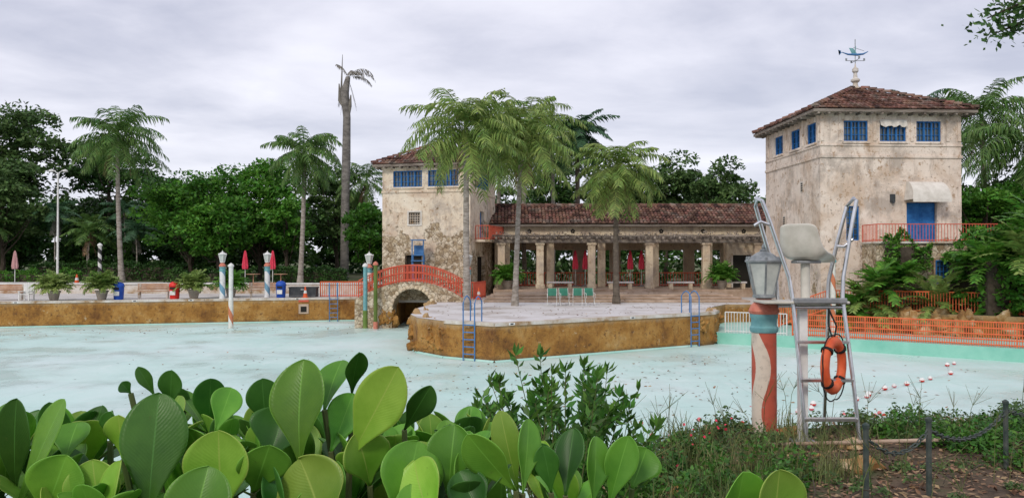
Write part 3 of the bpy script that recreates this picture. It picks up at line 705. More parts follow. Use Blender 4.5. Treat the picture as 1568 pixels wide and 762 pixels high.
b=B(); railing(b,[(-4.2,46.8,.03),(-2.3,47.6,.03),(-1.7,50.2,.03)],1.0,'redrail',.15,.022); b.build('red_railing')
b=B(); random.seed(91)
for i in range(24):
    x,y=random.choice([(-8.6,45.6),(-8.9,47.6),(-7.6,44.7),(-4.2,44.6),(-7.1,44.7),(-4.0,43.8),(-8.9,49)]); s=random.uniform(.18,.38)
    b.rock((x+random.uniform(-.3,.3),y+random.uniform(-.1,.3),random.uniform(-1.4,-.3)),(s,s,s*1.3),i+120,'pwall',amp=.5)
b.build('bridge_footing_rocks',smooth=True)
# ------------------------------------------------------------ fences right
b=B(); railing(b,[(9.9,36.6,-.95),(12.3,35.3,-.95)],.95,'white',.13,.016); b.build('white_fence')
b=B(); railing(b,[(12.5,35.15,-.95),(15,33.5,-.95),(19.4,30.3,-.95),(25,26.8,-.95)],.95,'orange',.085,.018,(1,.75,.5,.28,.08)); b.build('orange_fence')
b=B(); railing(b,[(13.2,39.0,-.9),(15.2,37.9,-.0),(18,36.9,.0),(24,33,.0)],.95,'orange',.12,.02); b.build('orange_fence')
# ------------------------------------------------------------ lamp posts
def lamppost(x,y,z0,pole,H=2.8,near=False):
    e=empty('lamp_post',(x,y,z0)); s=H/2.8
    b=B(); n=32 if near else 14
    b.lathe((0,0,0),[(.19,0),(.19,.05*s),(.165,.07*s),(.165,1.50*s)],pole,n); b.build('painted_pole',e,True)
    b=B(); b.lathe((0,0,0),[(.175,1.50*s),(.19,1.53*s),(.19,1.57*s),(.17,1.59*s),(.17,1.69*s),(.185,1.71*s),(.185,1.76*s)],'tealp',n)
    b.lathe((0,0,0),[(.19,1.76*s),(.205,1.80*s),(.17,1.88*s),(.12,1.93*s),(.10,1.97*s)],'coral',n)
    b.build('collar',e,True)
    b=B(); z=1.97*s; b.lathe((0,0,0),[(.09,z),(.15,z+.02),(.15,z+.05)],'metal' if near else 'white',n)
    zb,zt=z+.05,z+.50; rb,rt=.135,.24; k='metal' if near else 'white'
    b.lathe((0,0,0),[(rb,zb),(rt,zt)],'lamp',6)
    for j in range(6):
        a=j*math.pi/3; p=(rb*math.cos(a),rb*math.sin(a),zb); q=(rt*math.cos(a),rt*math.sin(a),zt); b.tube([p,q],.014,k,5)
        a2=a+math.pi/3; b.tube([q,(rt*math.cos(a2),rt*math.sin(a2),zt)],.016,k,5); b.tube([p,(rb*math.cos(a2),rb*math.sin(a2),zb)],.014,k,5)
        q2=((rt+.0)*math.cos(a),(rt+.0)*math.sin(a),zt+.05); b.rock(q2,(.02,.02,.035),1,k,1,0)
    b.lathe((0,0,0),[(rt+.03,zt),(rt+.035,zt+.02),(.19,zt+.07),(.12,zt+.12),(.05,zt+.15),(.06,zt+.165),(.04,zt+.18)],k,6)
    b.lathe((0,0,0),[(.02,zt+.18),(.03,zt+.20),(.025,zt+.22),(.006,zt+.26)],k,8)
    b.build('lantern',e); return e
lamppost(3.45,10.8,.03,'flame',2.72,near=True).rotation_euler=(0,0,R(200))
lamppost(-17.6,47.9,.03,'spiral',3.1); lamppost(-15.4,49.6,.03,'spiral',3.1)
lamppost(-8.5,46.9,.03,'spiralo',3.0); lamppost(-2.45,43.6,.03,'spiralo',2.9)
def pole(name,x,y,z0,z1,r,k,base=None,cap='white'):
    b=B(); b.lathe((0,0,0),[(r,0),(r,z1-z0)],k,14)
    if base: b.lathe((0,0,0),[(r*1.12,0),(r*1.12,base[1])],base[0],14)
    b.lathe((0,0,z1-z0),[(r*1.3,0),(r*1.4,.06),(r*1.1,.14),(.02,.22)],cap,14)
    b.build(name,None,True,loc=(x,y,z0))
pole('mooring_pole',-15.9,44.6,FZ,2.0,.12,'white',('spiralo',1.6))
pole('mooring_pole',-7.65,44.2,FZ,2.1,.11,'palmy',('coral',.4),'coral')
pole('mooring_pole',-8.3,44.6,FZ,2.0,.12,'tealp',('palmy',1.0))
pole('mooring_pole',14.9,36.6,-.95,2.3,.12,'spiralo',None,'tealp')
pole('striped_pole',-30.6,58.5,.6,3.4,.13,'spiralk')
b=B(); x,y=-34.6,60
b.tube([(x,y,.6),(x,y,9)],.09,'white',8,.06)
for s in(-1,1): b.tube([(x,y,8.9),(x+s*.3,y,9.15),(x+s*.45,y,9.2)],.03,'white',6); b.lathe((x+s*.55,y,9.1),[(.02,.16),(.12,.12),(.2,.0),(.15,-.05)],'white',10)
b.build('street_light',smooth=True)
# ------------------------------------------------------------ deck props
def bench(x,y,z,rot=0):
    b=B()
    for i in range(4): b.box(-.95,.95,-.25+i*.13,-.15+i*.13,.433,.465,'benchw')
    for i in range(3): b.box(-.95,.95,.27+i*.02,.30+i*.02,.54+i*.13,.64+i*.13,'benchw')
    for s in(-.8,.8):
        b.box(s-.05,s+.05,-.24,-.16,0,.43,'coping'); b.box(s-.05,s+.05,.18,.26,0,.43,'coping'); b.box(s-.05,s+.05,.262,.268,.43,.92,'coping')
    o=b.build('park_bench',None,loc=(x,y,z)); o.rotation_euler=(0,0,rot)
bench(-29.9,46.6,.02,R(14)); bench(-22.1,48.6,.02,R(14)); bench(-15.9,50.6,.02,R(14)); bench(-31.9,46.2,.02,R(14))
def bin_(x,y,z,k,nm):
    b=B(); b.lathe((0,0,0),[(.25,0),(.27,.05),(.31,.75),(.33,.78),(.33,.84)],k,18); b.lathe((0,0,.84),[(.32,0),(.28,.12),(.15,.2),(.03,.22)],k,18); b.box(-.15,.15,-.345,-.25,.60,.72,'dark'); b.box(-.16,.16,-.325,-.25,.25,.5,'white'); b.build(nm,None,True,loc=(x,y,z))
bin_(-23.5,47.1,.02,'bluebin','recycling_bin'); bin_(-20.5,47.9,.02,'redbin','trash_bin'); bin_(-14.45,49.3,.02,'bluebin','recycling_bin')
for i,(x,y) in enumerate([(-26.9,46.3),(-24.4,46.9),(-19.45,48.2),(-18.0,50.5),(-.3,50.9),(13.6,51)]):
    e=empty('potted_fern'); b=B(); zz=.02 if y<50.6 else .5
    b.lathe((x,y,zz),[(.2,0),(.24,.05),(.33,.45),(.38,.48),(.38,.55),(.33,.56)],'pot',16); b.lathe((x,y,zz),[(.32,.50),(.02,.53)],'soil',12); b.build('pot',e,True)
    plant('fern_leaves',(x,y,zz+.55),90,1.25,'palmy' if i<3 else 'leafS',i+5,12,.32,.10,.5,(94,35),(40,120),e)
def advchair(x,y,z):
    b=B()
    for s in(-.28,.28): b.box(s-.03,s+.03,-.3,-.24,0,.5,'white'); b.box(s-.03,s+.03,.2,.26,0,1.0,'white'); b.box(s-.06,s+.06,-.34,.197,.503,.54,'white')
    for i in range(5): b.box(-.245+i*.1,-.16+i*.1,.17,.197,.39,1.05-.03*abs(i-2),'white')
    b.box(-.25,.25,-.28,.16,.34,.38,'white'); b.build('white_chair',None,loc=(x,y,z))
advchair(-28.5,46.3,.02)
b=B(); b.box(-.85,.85,-.35,.35,.03,.58,'box'); b.box(-.88,.88,-.38,.38,.583,.66,'box'); b.box(-.1,.1,-.40,-.36,.45,.56,'galv'); b.box(-.8,.8,-.36,-.352,.1,.12,'galv'); b.build('storage_box',None,loc=(-13.2,50.0,.02),bevel=.02)
def umbrella(x,y,z,k,h=2.4):
    b=B(); b.tube([(0,0,0),(0,0,h)],.025,'white',6); b.lathe((0,0,0),[(.3,0),(.3,.06),(.06,.1)],'galv',12)
    prof=[(.03,h+.05),(.08,h-.1),(.15,h-.6),(.2,h-1.1),(.17,h-1.3)]; n=16; vs=[]
    for r,zz in prof:
        for j in range(n):
            a=2*math.pi*j/n; rr=r*(1 if j%2 else .62)*1.15; vs.append((rr*math.cos(a),rr*math.sin(a),zz))
    b.add(vs,[(i*n+j,i*n+(j+1)%n,(i+1)*n+(j+1)%n,(i+1)*n+j) for i in range(4) for j in range(n)],k)
    b.build('closed_umbrella',None,loc=(x,y,z))
umbrella(-19.4,57.3,.6,'umb'); umbrella(-17.4,57.3,.6,'umb'); umbrella(-36.9,58.5,.6,'umbp')
for x in(4.5,5.2,8.4,9.2): umbrella(x,56.0,0.5,'umb',2.5)
b=B()
for x in(-19.4,-17.4): b.lathe((x+.5,57.6,.6),[(.04,0),(.04,.7),(.5,.71),(.5,.75)],'benchw',12)
b.build('cafe_tables')
def cone(x,y,z):
    b=B(); b.box(-.19,.19,-.19,.19,0,.03,'ring'); b.lathe((0,0,.03),[(.14,0),(.105,.25)],'ring',14); b.lathe((0,0,.28),[(.105,0),(.07,.18)],'white',14); b.lathe((0,0,.46),[(.07,0),(.03,.25)],'ring',14); b.build('traffic_cone',None,loc=(x,y,z))
cone(-32.0,58,.6); cone(-31.6,57.2,.62); cone(-12.9,49.2,.03); cone(-2.0,47.4,.03)
def fchair(x,y,z,rot):
    b=B()
    for s in(-.24,.24):
        b.tube([(s,-.25,0),(s,.16,.45),(s,.26,.9)],.014,'white',5); b.tube([(s,.25,0),(s,-.22,.45)],.014,'white',5); b.tube([(s,-.22,.62),(s,.2,.64)],.016,'white',5); b.tube([(s,-.22,.62),(s,-.22,.42)],.012,'white',5)
    b.add([(-.24,-.22,.43),(.24,-.22,.43),(.24,.14,.40),(-.24,.14,.40)],[(0,1,2,3)],'green'); b.add([(-.24,.17,.5),(.24,.17,.5),(.24,.27,.9),(-.24,.27,.9)],[(0,1,2,3)],'green')
    o=b.build('folding_chair',None,loc=(x,y,z)); o.rotation_euler=(0,0,rot)
for i,x in enumerate((2.1,2.75,3.45,4.1)): fchair(x,41.3+.1*i,.015,R(random.uniform(-14,14)))
def ladder(x,y,dirv,zt,zb,k='ltblue',w=.5):
    d=Vector((*dirv,0)).normalized(); s=Vector((-d.y,d.x,0)); b=B()
    for q in(-w/2,w/2):
        p=Vector((x,y,0))+s*q
        pts=[p-d*.45+Z*0.02,p-d*.45+Z*zt*.85]+[p+d*(-.45+.6*t)+Z*(zt*.85+.22*math.sin(math.pi*t)) for t in(.25,.5,.75)]+[p+d*.15+Z*zt*.8,p+d*.15+Z*zb]
        b.tube(pts,.026,k,7)
    z=zb+.25
    while z<-.0:
        b.tube([Vector((x,y,z))+s*-w/2+d*.15,Vector((x,y,z))+s*w/2+d*.15],.026,k,6); z+=.28
    b.build('pool_ladder')
ladder(-1.6,30.55,(-.42,-.9),.95,FZ+.01); ladder(8.1,35.35,(.53,-.85),.95,FZ+.01); ladder(-11.2,49.45,(.27,-.96),.85,FZ+.01)
b=B(); fr=(Vector((-12.95,49.0,0)),Vector((.966,.26,0)),Vector((-.26,.966,0)))
b.box(-.3,.3,-.05,-.01,-.95,-.35,'step',fr); b.box(-.18,.18,-.06,-.051,-.85,-.5,'dark',fr); b.box(-.3,.3,-.08,-.0,-.22,-.1,'redrail',fr); b.build('wall_drain_hatch')
b=B()
x,y=-5.9,49.3
for sx in(-.35,.35):
    b.tube([(x+sx,y,0),(x+sx,y,3.6)],.04,'ltblue',6); b.tube([(x+sx,y+.7,0),(x+sx,y+.5,2.7)],.04,'ltblue',6)
for z in(.4,.8,1.2,1.6,2.0): b.tube([(x-.35,y,z),(x+.35,y,z)],.035,'ltblue',5)
b.box(x-.42,x+.42,y-.1,y+.75,2.3,2.36,'ltblue'); b.box(x-.3,x+.3,y+.1,y+.6,2.65,2.72,'ltblue'); b.box(x-.3,x+.3,y+.55,y+.6,2.72,3.3,'ltblue'); b.box(x-.45,x+.45,y-.1,y+.8,3.6,3.66,'ltblue')
b.build('blue_lifeguard_stand')
# ------------------------------------------------------------ lifeguard chair (near)
G=empty('lifeguard_chair'); yF=10.2; zg=.05
b=B()
def rail(pts,r=.026): b.tube(pts,r,'steel',10)
rail([(3.80,yF,zg),(3.76,yF+.1,1.0),(3.70,yF+.2,1.97),(3.66,yF+.22,2.25),(3.42,yF+.22,2.95),(3.31,yF+.22,3.26),(3.28,yF+.35,3.30),(3.31,yF+.5,3.2),(3.46,yF+.55,2.72),(3.62,yF+.6,2.2),(3.64,yF+.6,1.9)])
rail([(4.50,yF,zg),(4.44,yF+.1,1.0),(4.36,yF+.2,1.97),(4.38,yF+.22,2.25),(4.50,yF+.22,2.95),(4.56,yF+.22,3.26),(4.58,yF+.35,3.30),(4.55,yF+.5,3.2),(4.44,yF+.55,2.72),(4.34,yF+.6,2.2),(4.32,yF+.6,1.9)])
rail([(3.62,yF+1.2,zg),(3.64,yF+.6,1.92)]); rail([(4.52,yF+1.25,zg),(4.34,yF+.6,1.92)])
rail([(3.43,yF+.22,2.93),(3.28,yF+.2,2.98),(3.2,yF+.2,2.93)],.02)
rail([(4.51,yF+.22,2.75),(4.40,yF+.24,2.65),(4.33,yF+.3,2.66)],.02)
for i,z in enumerate((.41,.91,1.4)):
    t=z/1.97; xl=3.80-.10*t; xr=4.50-.14*t; y=yF+.2*t
    b.box(xl,xr,y-.05,y+.06,z-.018,z+.018,'steel')
rail([(3.70,yF+.2,1.85),(4.37,yF+.2,1.85)]); rail([(3.64,yF+.6,1.85),(4.34,yF+.6,1.85)])
b.build('steel_ladder_frame',G,True)
b=B(); b.box(3.30,4.42,yF+.1,yF+.62,1.90,1.935,'seat'); b.box(3.68,4.36,yF+.04,yF+.097,1.91,1.98,'galv'); b.build('platform',G,bevel=.012)
b=B(); b.box(3.83,3.94,yF+.3,yF+.41,zg,1.89,'white'); b.box(3.72,4.04,yF+.2,yF+.5,zg,zg+.02,'galv'); b.tube([(3.93,yF+.36,1.936),(3.93,yF+.36,2.45)],.06,'seat',12); b.box(3.78,4.10,yF+.24,yF+.48,2.43,2.465,'galv'); b.build('post',G,bevel=.008)
# moulded seat shell
b=B(); prof=[(.30,-.05),(.27,.0),(.16,.012),(.03,.0),(-.08,.003),(-.16,.03),(-.20,.12),(-.215,.26),(-.23,.40),(-.25,.47)]
vs=[];m=11
for i,(x,z) in enumerate(prof):
    t=i/(len(prof)-1); hw=.30*(1-.20*max(0,(t-.5)/.5))
    for j in range(m):
        v=-1+2*j/(m-1); ed=max(0,(abs(v)-.72)/.28)
        side=.03+.10*max(0,min(1,(.28-x)/.4))
        if i<5: p=(x,v*hw,z+ed*side)
        else: p=(x+ed*.09*max(.2,(1-z/.47)),v*hw,z+(ed*(.10 if i==5 else .06 if i==6 else .0)) - (.035*ed if i>8 else 0))
        vs.append(p)
b.add(vs,[(i*m+j,i*m+j+1,(i+1)*m+j+1,(i+1)*m+j) for i in range(len(prof)-1) for j in range(m-1)],'seat')
o=b.build('moulded_seat',G,True,loc=(3.94,yF+.38,2.49)); o.rotation_euler=(0,0,R(47)); md=o.modifiers.new('t','SOLIDIFY'); md.thickness=.025; md=o.modifiers.new('s','SUBSURF'); md.levels=md.render_levels=1
# ring buoy
LR=empty('ring_buoy'); cx,cy,cz=4.14,yF-.04,1.12
rot=R(48); n=28; rr=.30
ax=Vector((math.cos(rot),math.sin(rot),0))
b=B(); vs=[]; m=10
for i in range(n):
    a=2*math.pi*i/n; rad=ax*math.cos(a)+Z*math.sin(a); c=Vector((cx,cy,cz))+rad*rr; nn=ax.cross(Z)
    for j in range(m):
        p=2*math.pi*j/m; vs.append(c+rad*.075*math.cos(p)+nn*.055*math.sin(p))
b.add(vs,[(i*m+j,i*m+(j+1)%m,((i+1)%n)*m+(j+1)%m,((i+1)%n)*m+j) for i in range(n) for j in range(m)],'ring'); b.build('ring',LR,True)
b=B()
rp=[]
for i in range(33):
    a=2*math.pi*i/32; k=.385+.05*abs(math.sin(2*a)); rp.append(Vector((cx,cy-.02,cz))+ax*math.cos(a)*k+Z*math.sin(a)*k*(1.0 if math.sin(a)>0 else 1.12))
b.tube(rp,.009,'black',5)
b.tube([(cx,cy,cz+.3),(cx-.05,cy+.02,1.62),(cx-.02,cy+.1,1.84)],.012,'black',5); b.tube([(cx,cy,cz+.3),(cx+.05,cy+.02,1.62),(cx-.02,cy+.1,1.84)],.012,'black',5)
for a in(.7,2.4,3.9,5.5):
    rad=ax*math.cos(a)+Z*math.sin(a); c=Vector((cx,cy,cz))+rad*rr; t=-ax*math.sin(a)+Z*math.cos(a)
    b.tube([c-t*.018,c+t*.018],.079,'black',10)
b.build('rope',LR,True)
# ------------------------------------------------------------ chain fence
CF=empty('chain_fence'); posts=[(3.36,7.5),(4.22,8.0),(5.75,9.2),(8.3,10.4)]; b=B()
for x,y in posts: z=gz(x,y); b.tube([(x,y,z-.1),(x,y,z+.76)],.028,'post',8); b.lathe((x,y,z+.76),[(.036,0),(.036,.03),(.01,.05)],'post',8)
b.build('posts',CF,True); b=B()
for i in range(3):
    a=Vector((*posts[i],gz(*posts[i])+.68)); c=Vector((*posts[i+1],gz(*posts[i+1])+.68)); L=(c-a).length; n=int(L/.065)
    for j in range(n):
        t=(j+.5)/n; sag=lambda t:-.20*4*t*(1-t); p=a.lerp(c,t)+Z*sag(t); q=a.lerp(c,t+.5/n)+Z*sag(t+.5/n); d=(q-p).normalized(); s=(d.cross(Z).normalized() if j%2 else Z); rp=[]
        for k in range(9):
            an=2*math.pi*k/8; rp.append(p+d*.045*math.cos(an)+s*.022*math.sin(an))
        b.tube(rp,.009,'post',4)
b.build('chain',CF)
b=B(); b.tube([(3.2,10.0,.14),(5.6,10.2,.16)],.025,'step',8); b.build('low_pipe_rail')
# floats on the pool floor
random.seed(17)
FL=empty('float_line'); b=B(); pts=[(3.6,16),(4.8,17.8),(6.2,19),(7.2,20.3),(8.3,21.2),(9.4,22),(10.2,22.7),(11,23.4),(12.3,24.2),(13.3,25),(14.7,27),(15.8,28.8)]
pl=[]
def flt(b,x,y,r,ka,kb):
    b.lathe((x,y,FZ+.005),[(r*.3,0),(r*.85,r*.35),(r,r*.85)],ka,12); b.lathe((x,y,FZ+.005+r*.85),[(r,0),(r*.85,r*.5),(r*.3,r*.9)],kb,12)
for i,(x,y) in enumerate(pts):
    x+=random.uniform(-.25,.25); y+=random.uniform(-.3,.3); pl.append((x,y,FZ+.06)); flt(b,x,y,.085,'redbin','white')
    if i%2: flt(b,x+.5,y+.45,.075,'pink','white')
b.tube(pl,.008,'white',4)
for i in range(34):
    x=1.6+random.random()*8; y=12.8+random.random()*6+max(0,x-4)*.7
    if y<edgeY(x)+1.3: continue
    flt(b,x,y,.055,random.choice(['pink','white','umb']),random.choice(['redbin','pink']))
b.build('floats',FL,True)
dq=[]
for i in range(1000):
    a=random.random()
    if a<.5: x=random.gauss(2,7); y=random.uniform(22,34)
    elif a<.75: x=random.uniform(-28,-4); y=43+(x+28)*.17-abs(random.gauss(0,2.5))
    else: x=random.uniform(-5,12); y=random.uniform(12,24)
    if y<edgeY(x)+1 or (x>-5 and y>29+abs(x)*.55): continue
    dq.append((x,y,FZ+.012))
quads_obj('blown_leaves',leafquads(np.array(dq),.12,.55,4),'litter')
dq=[]
for i in range(500):
    x=random.uniform(-3.5,13); y=random.uniform(33,50)
    if y<30.5+abs(x)*.62: continue
    dq.append((x,y,.02 if y<44.2 else .14 if y<45.2 else .26 if y<46.2 else .38))
quads_obj('blown_leaves',leafquads(np.array(dq),.13,.55,4),'litter')
# ------------------------------------------------------------ trees
palm('coconut_palm',(-2.15,37.7,0),(-2.2,37.9,8.6),.17,.12,3.5,46,'palmy','trunk',.25,.85,11)
palm('coconut_palm',(.15,41,0),(.5,41.2,8.6),.15,.11,3.4,42,'palmy','trunk',.3,.85,12)
palm('coconut_palm',(5.7,43,0),(5.75,43,7.2),.17,.13,3.1,42,'palmy','trunkd',.1,.75,13)
palm('coconut_palm',(1.0,58,0),(1.2,58,12.4),.18,.14,4.2,42,'palmy','trunk',.3,.8,14)
palm('coconut_palm',(-1.0,60,0),(-.9,60,11.4),.18,.14,3.8,34,'palm','trunk',.3,.8,25)
palm('coconut_palm',(3.2,62.5,0),(3.1,62,11.6),.18,.14,3.8,36,'palm','trunk',.3,.8,24)
palm('royal_palm',(5.1,63,0),(5.2,63,12.2),.22,.18,3.5,34,'palmd','trunkd',.1,.6,15,True,-35,w=.15)
palm('coconut_palm',(-30.2,61,.6),(-30.6,61,11.8),.2,.14,4.2,46,'palm','trunk',.3,1.0,16)
palm('coconut_palm',(-15.6,58,.6),(-15.3,58,10.2),.18,.14,3.3,48,'palm','trunk',.5,1.3,17,elow=-75)
palm('palm_tree',(-13.3,72,.6),(-13.3,72,9.5),.2,.15,3.4,24,'palm','trunk',.2,1.0,18)
palm('coconut_palm',(30.0,50,0),(29.3,49,11.0),.2,.15,4.4,40,'palm','trunk',.3,1.0,19)
palm('coconut_palm',(28.0,54,0),(27.8,54,12.0),.2,.15,3.6,26,'palmd','trunk',.3,1.0,20)
palm('coconut_palm',(31.5,45,0),(29.6,45,8.8),.2,.15,4.4,40,'palm','trunk',.3,1.0,21)
random.seed(3); e=empty('dead_palm'); b=B(); b.tube([(-14.9,70,.6),(-14.85,70,6),(-14.75,70,11),(-14.7,70,15),(-14.9,70,17.2),(-14.6,70,18.6)],[.38,.36,.38,.33,.38,.2],'deadt',10)
b.tube([(-14.8,70,16),(-15.2,70,17.3),(-15.1,70,20.6)],[.2,.1,.02],'deadf',6); b.tube([(-14.7,70,15.5),(-15.3,70,16.5),(-15.4,70,18)],[.15,.2,.05],'deadf',6); b.tube([(-14.7,70,14.5),(-14.4,69.9,16),(-14.35,70,17)],[.15,.16,.05],'deadf',6); b.build('trunk',e,True)
out=[]
for az,e0,L,dr in((.1,60,2.8,130),(.0,42,2.8,110),(.3,25,2.4,90),(-.4,50,2.2,140),(3.0,75,1.8,60),(2.9,-60,2.6,20),(.3,-70,2.8,10),(1.2,85,1.6,120),(3.3,-75,3.2,8)): frond(out,(-14.6,70,18.5),az,R(e0),L,R(dr),20,.55,.085,1.3)
quads_obj('dead_fronds',out,'deadf',e)
tree('broadleaf_tree',-46.5,74,.7,18.3,4.6,4.5,6.0,'leafC',10000,.46,44)
tree('broadleaf_tree',-41.0,80,.7,16.0,5,4.5,5.5,'leafB',9000,.46,44)
tree('broadleaf_tree',-51.5,72,.7,15.8,5,4.5,3.0,'leafB',10000,.46,44)
tree('broadleaf_tree',-44,68,.7,11.8,4,4,3.0,'leafC',7000,.42,34)
tree('broadleaf_tree',-50,64,.7,10,3.5,3,1.5,'leafB',6000,.42,30)
tree('ficus_tree',-27.0,66,.7,11.0,4.4,4.2,1.8,'leafA',13000,.38,60)
tree('ficus_tree',-21.8,68,.7,11.9,4.6,4.2,1.8,'leafA',13000,.38,60)
tree('ficus_tree',-23.5,63,.7,7.8,3.6,2.5,1.6,'leafA',8000,.36,36)
tree('ficus_tree',-18.6,65,.7,8.6,2.6,2.5,1.6,'leafA',5000,.36,26)
tree('broadleaf_tree',-16.5,74,.7,12.6,3.8,3.5,2.5,'leafC',8000,.40,40)
tree('broadleaf_tree',-33.5,78,.7,11.0,4.5,4,2.0,'leafB',8000,.46,40)
tree('broadleaf_tree',-12.2,66,.0,8.0,2.6,2.6,1.0,'leafA',6000,.36,30)
D=empty('distant_trees')
hedge('x',-85,-8,94,97,.5,8.0,'leafB',9000,1.1,1.5,parent=D,core=False)
hedge('x',-6,45,96,99,0,9.0,'leafC',6000,1.1,1.5,parent=D,core=False)
hedge('x',-8,24,65,67,0,4.2,'leafB',7000,.5,.8,parent=D,core=False)  # hedge added behind the arcade to darken its openings
for i in range(17):
    x=-66+i*3.5; tree('x',x,86+random.uniform(-4,4),.7,random.uniform(7.5,11),3.8,3,0.6,'leafB',3000,.62,24,.2,parent=D,bare=True)
for i in range(9):
    x=-58+i*4.6; tree('x',x,72+random.uniform(-2,2),.7,random.uniform(4.5,6.5),3.2,2,0.3,'leafB',3000,.5,20,.15,parent=D,bare=True)
for i in range(11):
    x=-4+i*4.0; tree('x',x,82+random.uniform(-6,6),.0,random.uniform(9.0,12.5),3.8,3,1.0,'leafC',4000,.52,26,.2,parent=D,bare=True)
tree('broadleaf_tree',17.5,66,0,11.3,3.6,3,3,'leafC',7000,.40,36)
tree('broadleaf_tree',13.6,70,0,12.3,4.0,3,4,'leafC',7000,.40,30)
tree('broadleaf_tree',9.6,71,0,11.6,3.4,3,4,'leafC',5000,.40,30)
tree('broadleaf_tree',3.6,72,0,12.6,3.2,3,4,'leafB',5000,.40,30)
tree('broadleaf_tree',28.5,52,0,8.5,4.0,4,2,'leafB',9000,.38,40)
tree('broadleaf_tree',34,50,0,9.5,5.0,4,2,'leafB',9000,.38,40)
tree('broadleaf_tree',26.3,44.0,0,7.2,2.8,2.6,1.5,'leafA',7000,.30,34)
hedge('clipped_hedge',-40,-27.2,65,66.5,.6,2.1,'leafB',6000,.22)
hedge('clipped_hedge',-18,-12.4,59,60.2,.6,1.75,'leafB',4000,.2)
hedge('clipped_hedge',-45,-33,62,63,.6,1.4,'leafA',3500,.2,.5)
hedge('clipped_hedge',-27,-20,61,62,.6,1.5,'leafB',3500,.2,.4)
for i,(x,y,h) in enumerate([(-40,69,6.2),(-37.5,70,5.2),(-34.5,70,6.5),(-44,66,5),(-32.5,68,4.6),(-36,67,4.4)]):
    palm('areca_palm',(x,y,.6),(x,y,h),.07,.05,2.3,18,'palm' if i%2 else 'palmd','trunk',.2,.5,50+i,elow=-10)
# right side planting
random.seed(77)
hedge('tropical_shrub',20.6,26,34.2,37.6,-.2,3.2,'leafS',6500,.36,1.0)
tree('tropical_shrub',23.2,34.6,-.2,5.3,2.2,1.6,.0,'leafS',7000,.36,34,.08)
tree('tropical_shrub',21.0,35.6,-.2,3.6,1.2,1.0,.0,'leafS',3000,.30,20,.06)
tree('tropical_shrub',26.5,33.6,-.2,6.2,2.4,1.8,.0,'leafA',7000,.36,34,.08)
tree('tropical_shrub',22.2,33.4,-.4,2.2,1.2,.8,-.4,'leafA',2500,.28,18,.05)
hedge('vine_on_wall',17.9,20.2,38.0,38.3,1.9,3.4,'leafS',1200,.2,.8)
for i,(x,y,z,n,L) in enumerate([(16.9,37.4,.2,30,1.9),(17.4,37.2,1.0,26,1.6),(16.2,37.6,-.2,22,1.4),(19.6,36.4,.2,24,2.0),(21.0,34.6,2.0,22,2.2),(22.6,33.6,3.4,24,2.4),(21.8,33.4,2.4,24,2.2),(24,32.6,3.0,22,2.6),(18.5,37.4,1.6,18,1.2)]):
    plant('tropical_fern',(x,y,z),n,L,'leafS' if i%3 else 'palmy',30+i,14,.45,.17,.3,(85,0),(40,80))
e=empty('overhanging_tree'); b=B()
b.tube([(10.5,9.5,0),(10.3,9.5,3),(10.2,9.6,6),(9.9,9.8,8)],.22,'bark',10,.12)
br=[[(10.25,9.6,5.2),(9,9.8,6.1),(7.6,10,6.0),(6.7,10,5.75)],[(9,9.8,6.1),(8,10,6.5),(7,10.2,6.4)],[(7.6,10,6.0),(7,9.9,5.6),(6.6,9.9,5.35)],[(10.2,9.6,6),(8.8,10.4,6.8),(7.8,10.4,7.0)],[(7.0,10,5.85),(6.5,10,5.75),(6.05,10,5.55)],[(7.0,10,5.8),(6.5,10.1,5.5),(6.2,10.1,5.38)]]
pp=[]
for q in br:
    b.tube(q,.03,'bark',6,.008); q=[Vector(a) for a in q]
    for i in range(len(q)-1):
        for j in range(150): 
            t=random.random(); 
            if i==0 and len(q)>3: continue
            pp.append(q[i].lerp(q[i+1],t)+Vector((random.gauss(0,.11),random.gauss(0,.2),random.gauss(0,.08))))
b.build('trunk_and_branch',e,True); quads_obj('foliage',leafquads(np.array(pp),.10,.5),'leafB',e)
# ------------------------------------------------------------ small-leaf shrub
random.seed(21); SH=empty('small_leaf_shrub'); b=B(); LV=[]
def leafat(out,p,d,L,wd):
    d=d.normalized(); n=Vector((random.gauss(0,.5),-.6+random.gauss(0,.4),.8)); s=d.cross(n).normalized(); k=d.cross(s)*.12*L
    out.append([p,p+d*L*.45+s*wd*.5+k,p+d*L,p+d*L*.45-s*wd*.5+k])
for i in range(72):
    x=.27+random.gauss(0,.16); y=5+random.gauss(0,.18); z0=gz(x,y)
    tx=.26+random.uniform(-.52,.60); ty=y+random.gauss(0,.2); tz=random.uniform(1.3,1.93)-.5*abs(tx-.15)**1.3
    pts=[Vector((x,y,z0)).lerp(Vector((tx,ty,tz)),t)+Vector((math.sin(t*3+i)*.04,0,.08*math.sin(math.pi*t))) for t in np.linspace(0,1,9)]
    b.tube(pts,.007,'stem',5,.002)
    for j in range(26):
        t=random.uniform(.45,1)**.8; f=t*8; a=min(int(f),7); p=pts[a].lerp(pts[a+1],f-a); ang=random.uniform(0,6.28)
        d=Vector((math.cos(ang),math.sin(ang),random.uniform(.3,1.3))); leafat(LV,p,d,random.uniform(.06,.11),random.uniform(.024,.038))
    for j in range(4): leafat(LV,pts[-1],Vector((random.gauss(0,.5),random.gauss(0,.5),1)),.09,.03)
b.build('stems',SH); quads_obj('leaves',LV,'leafM',SH)
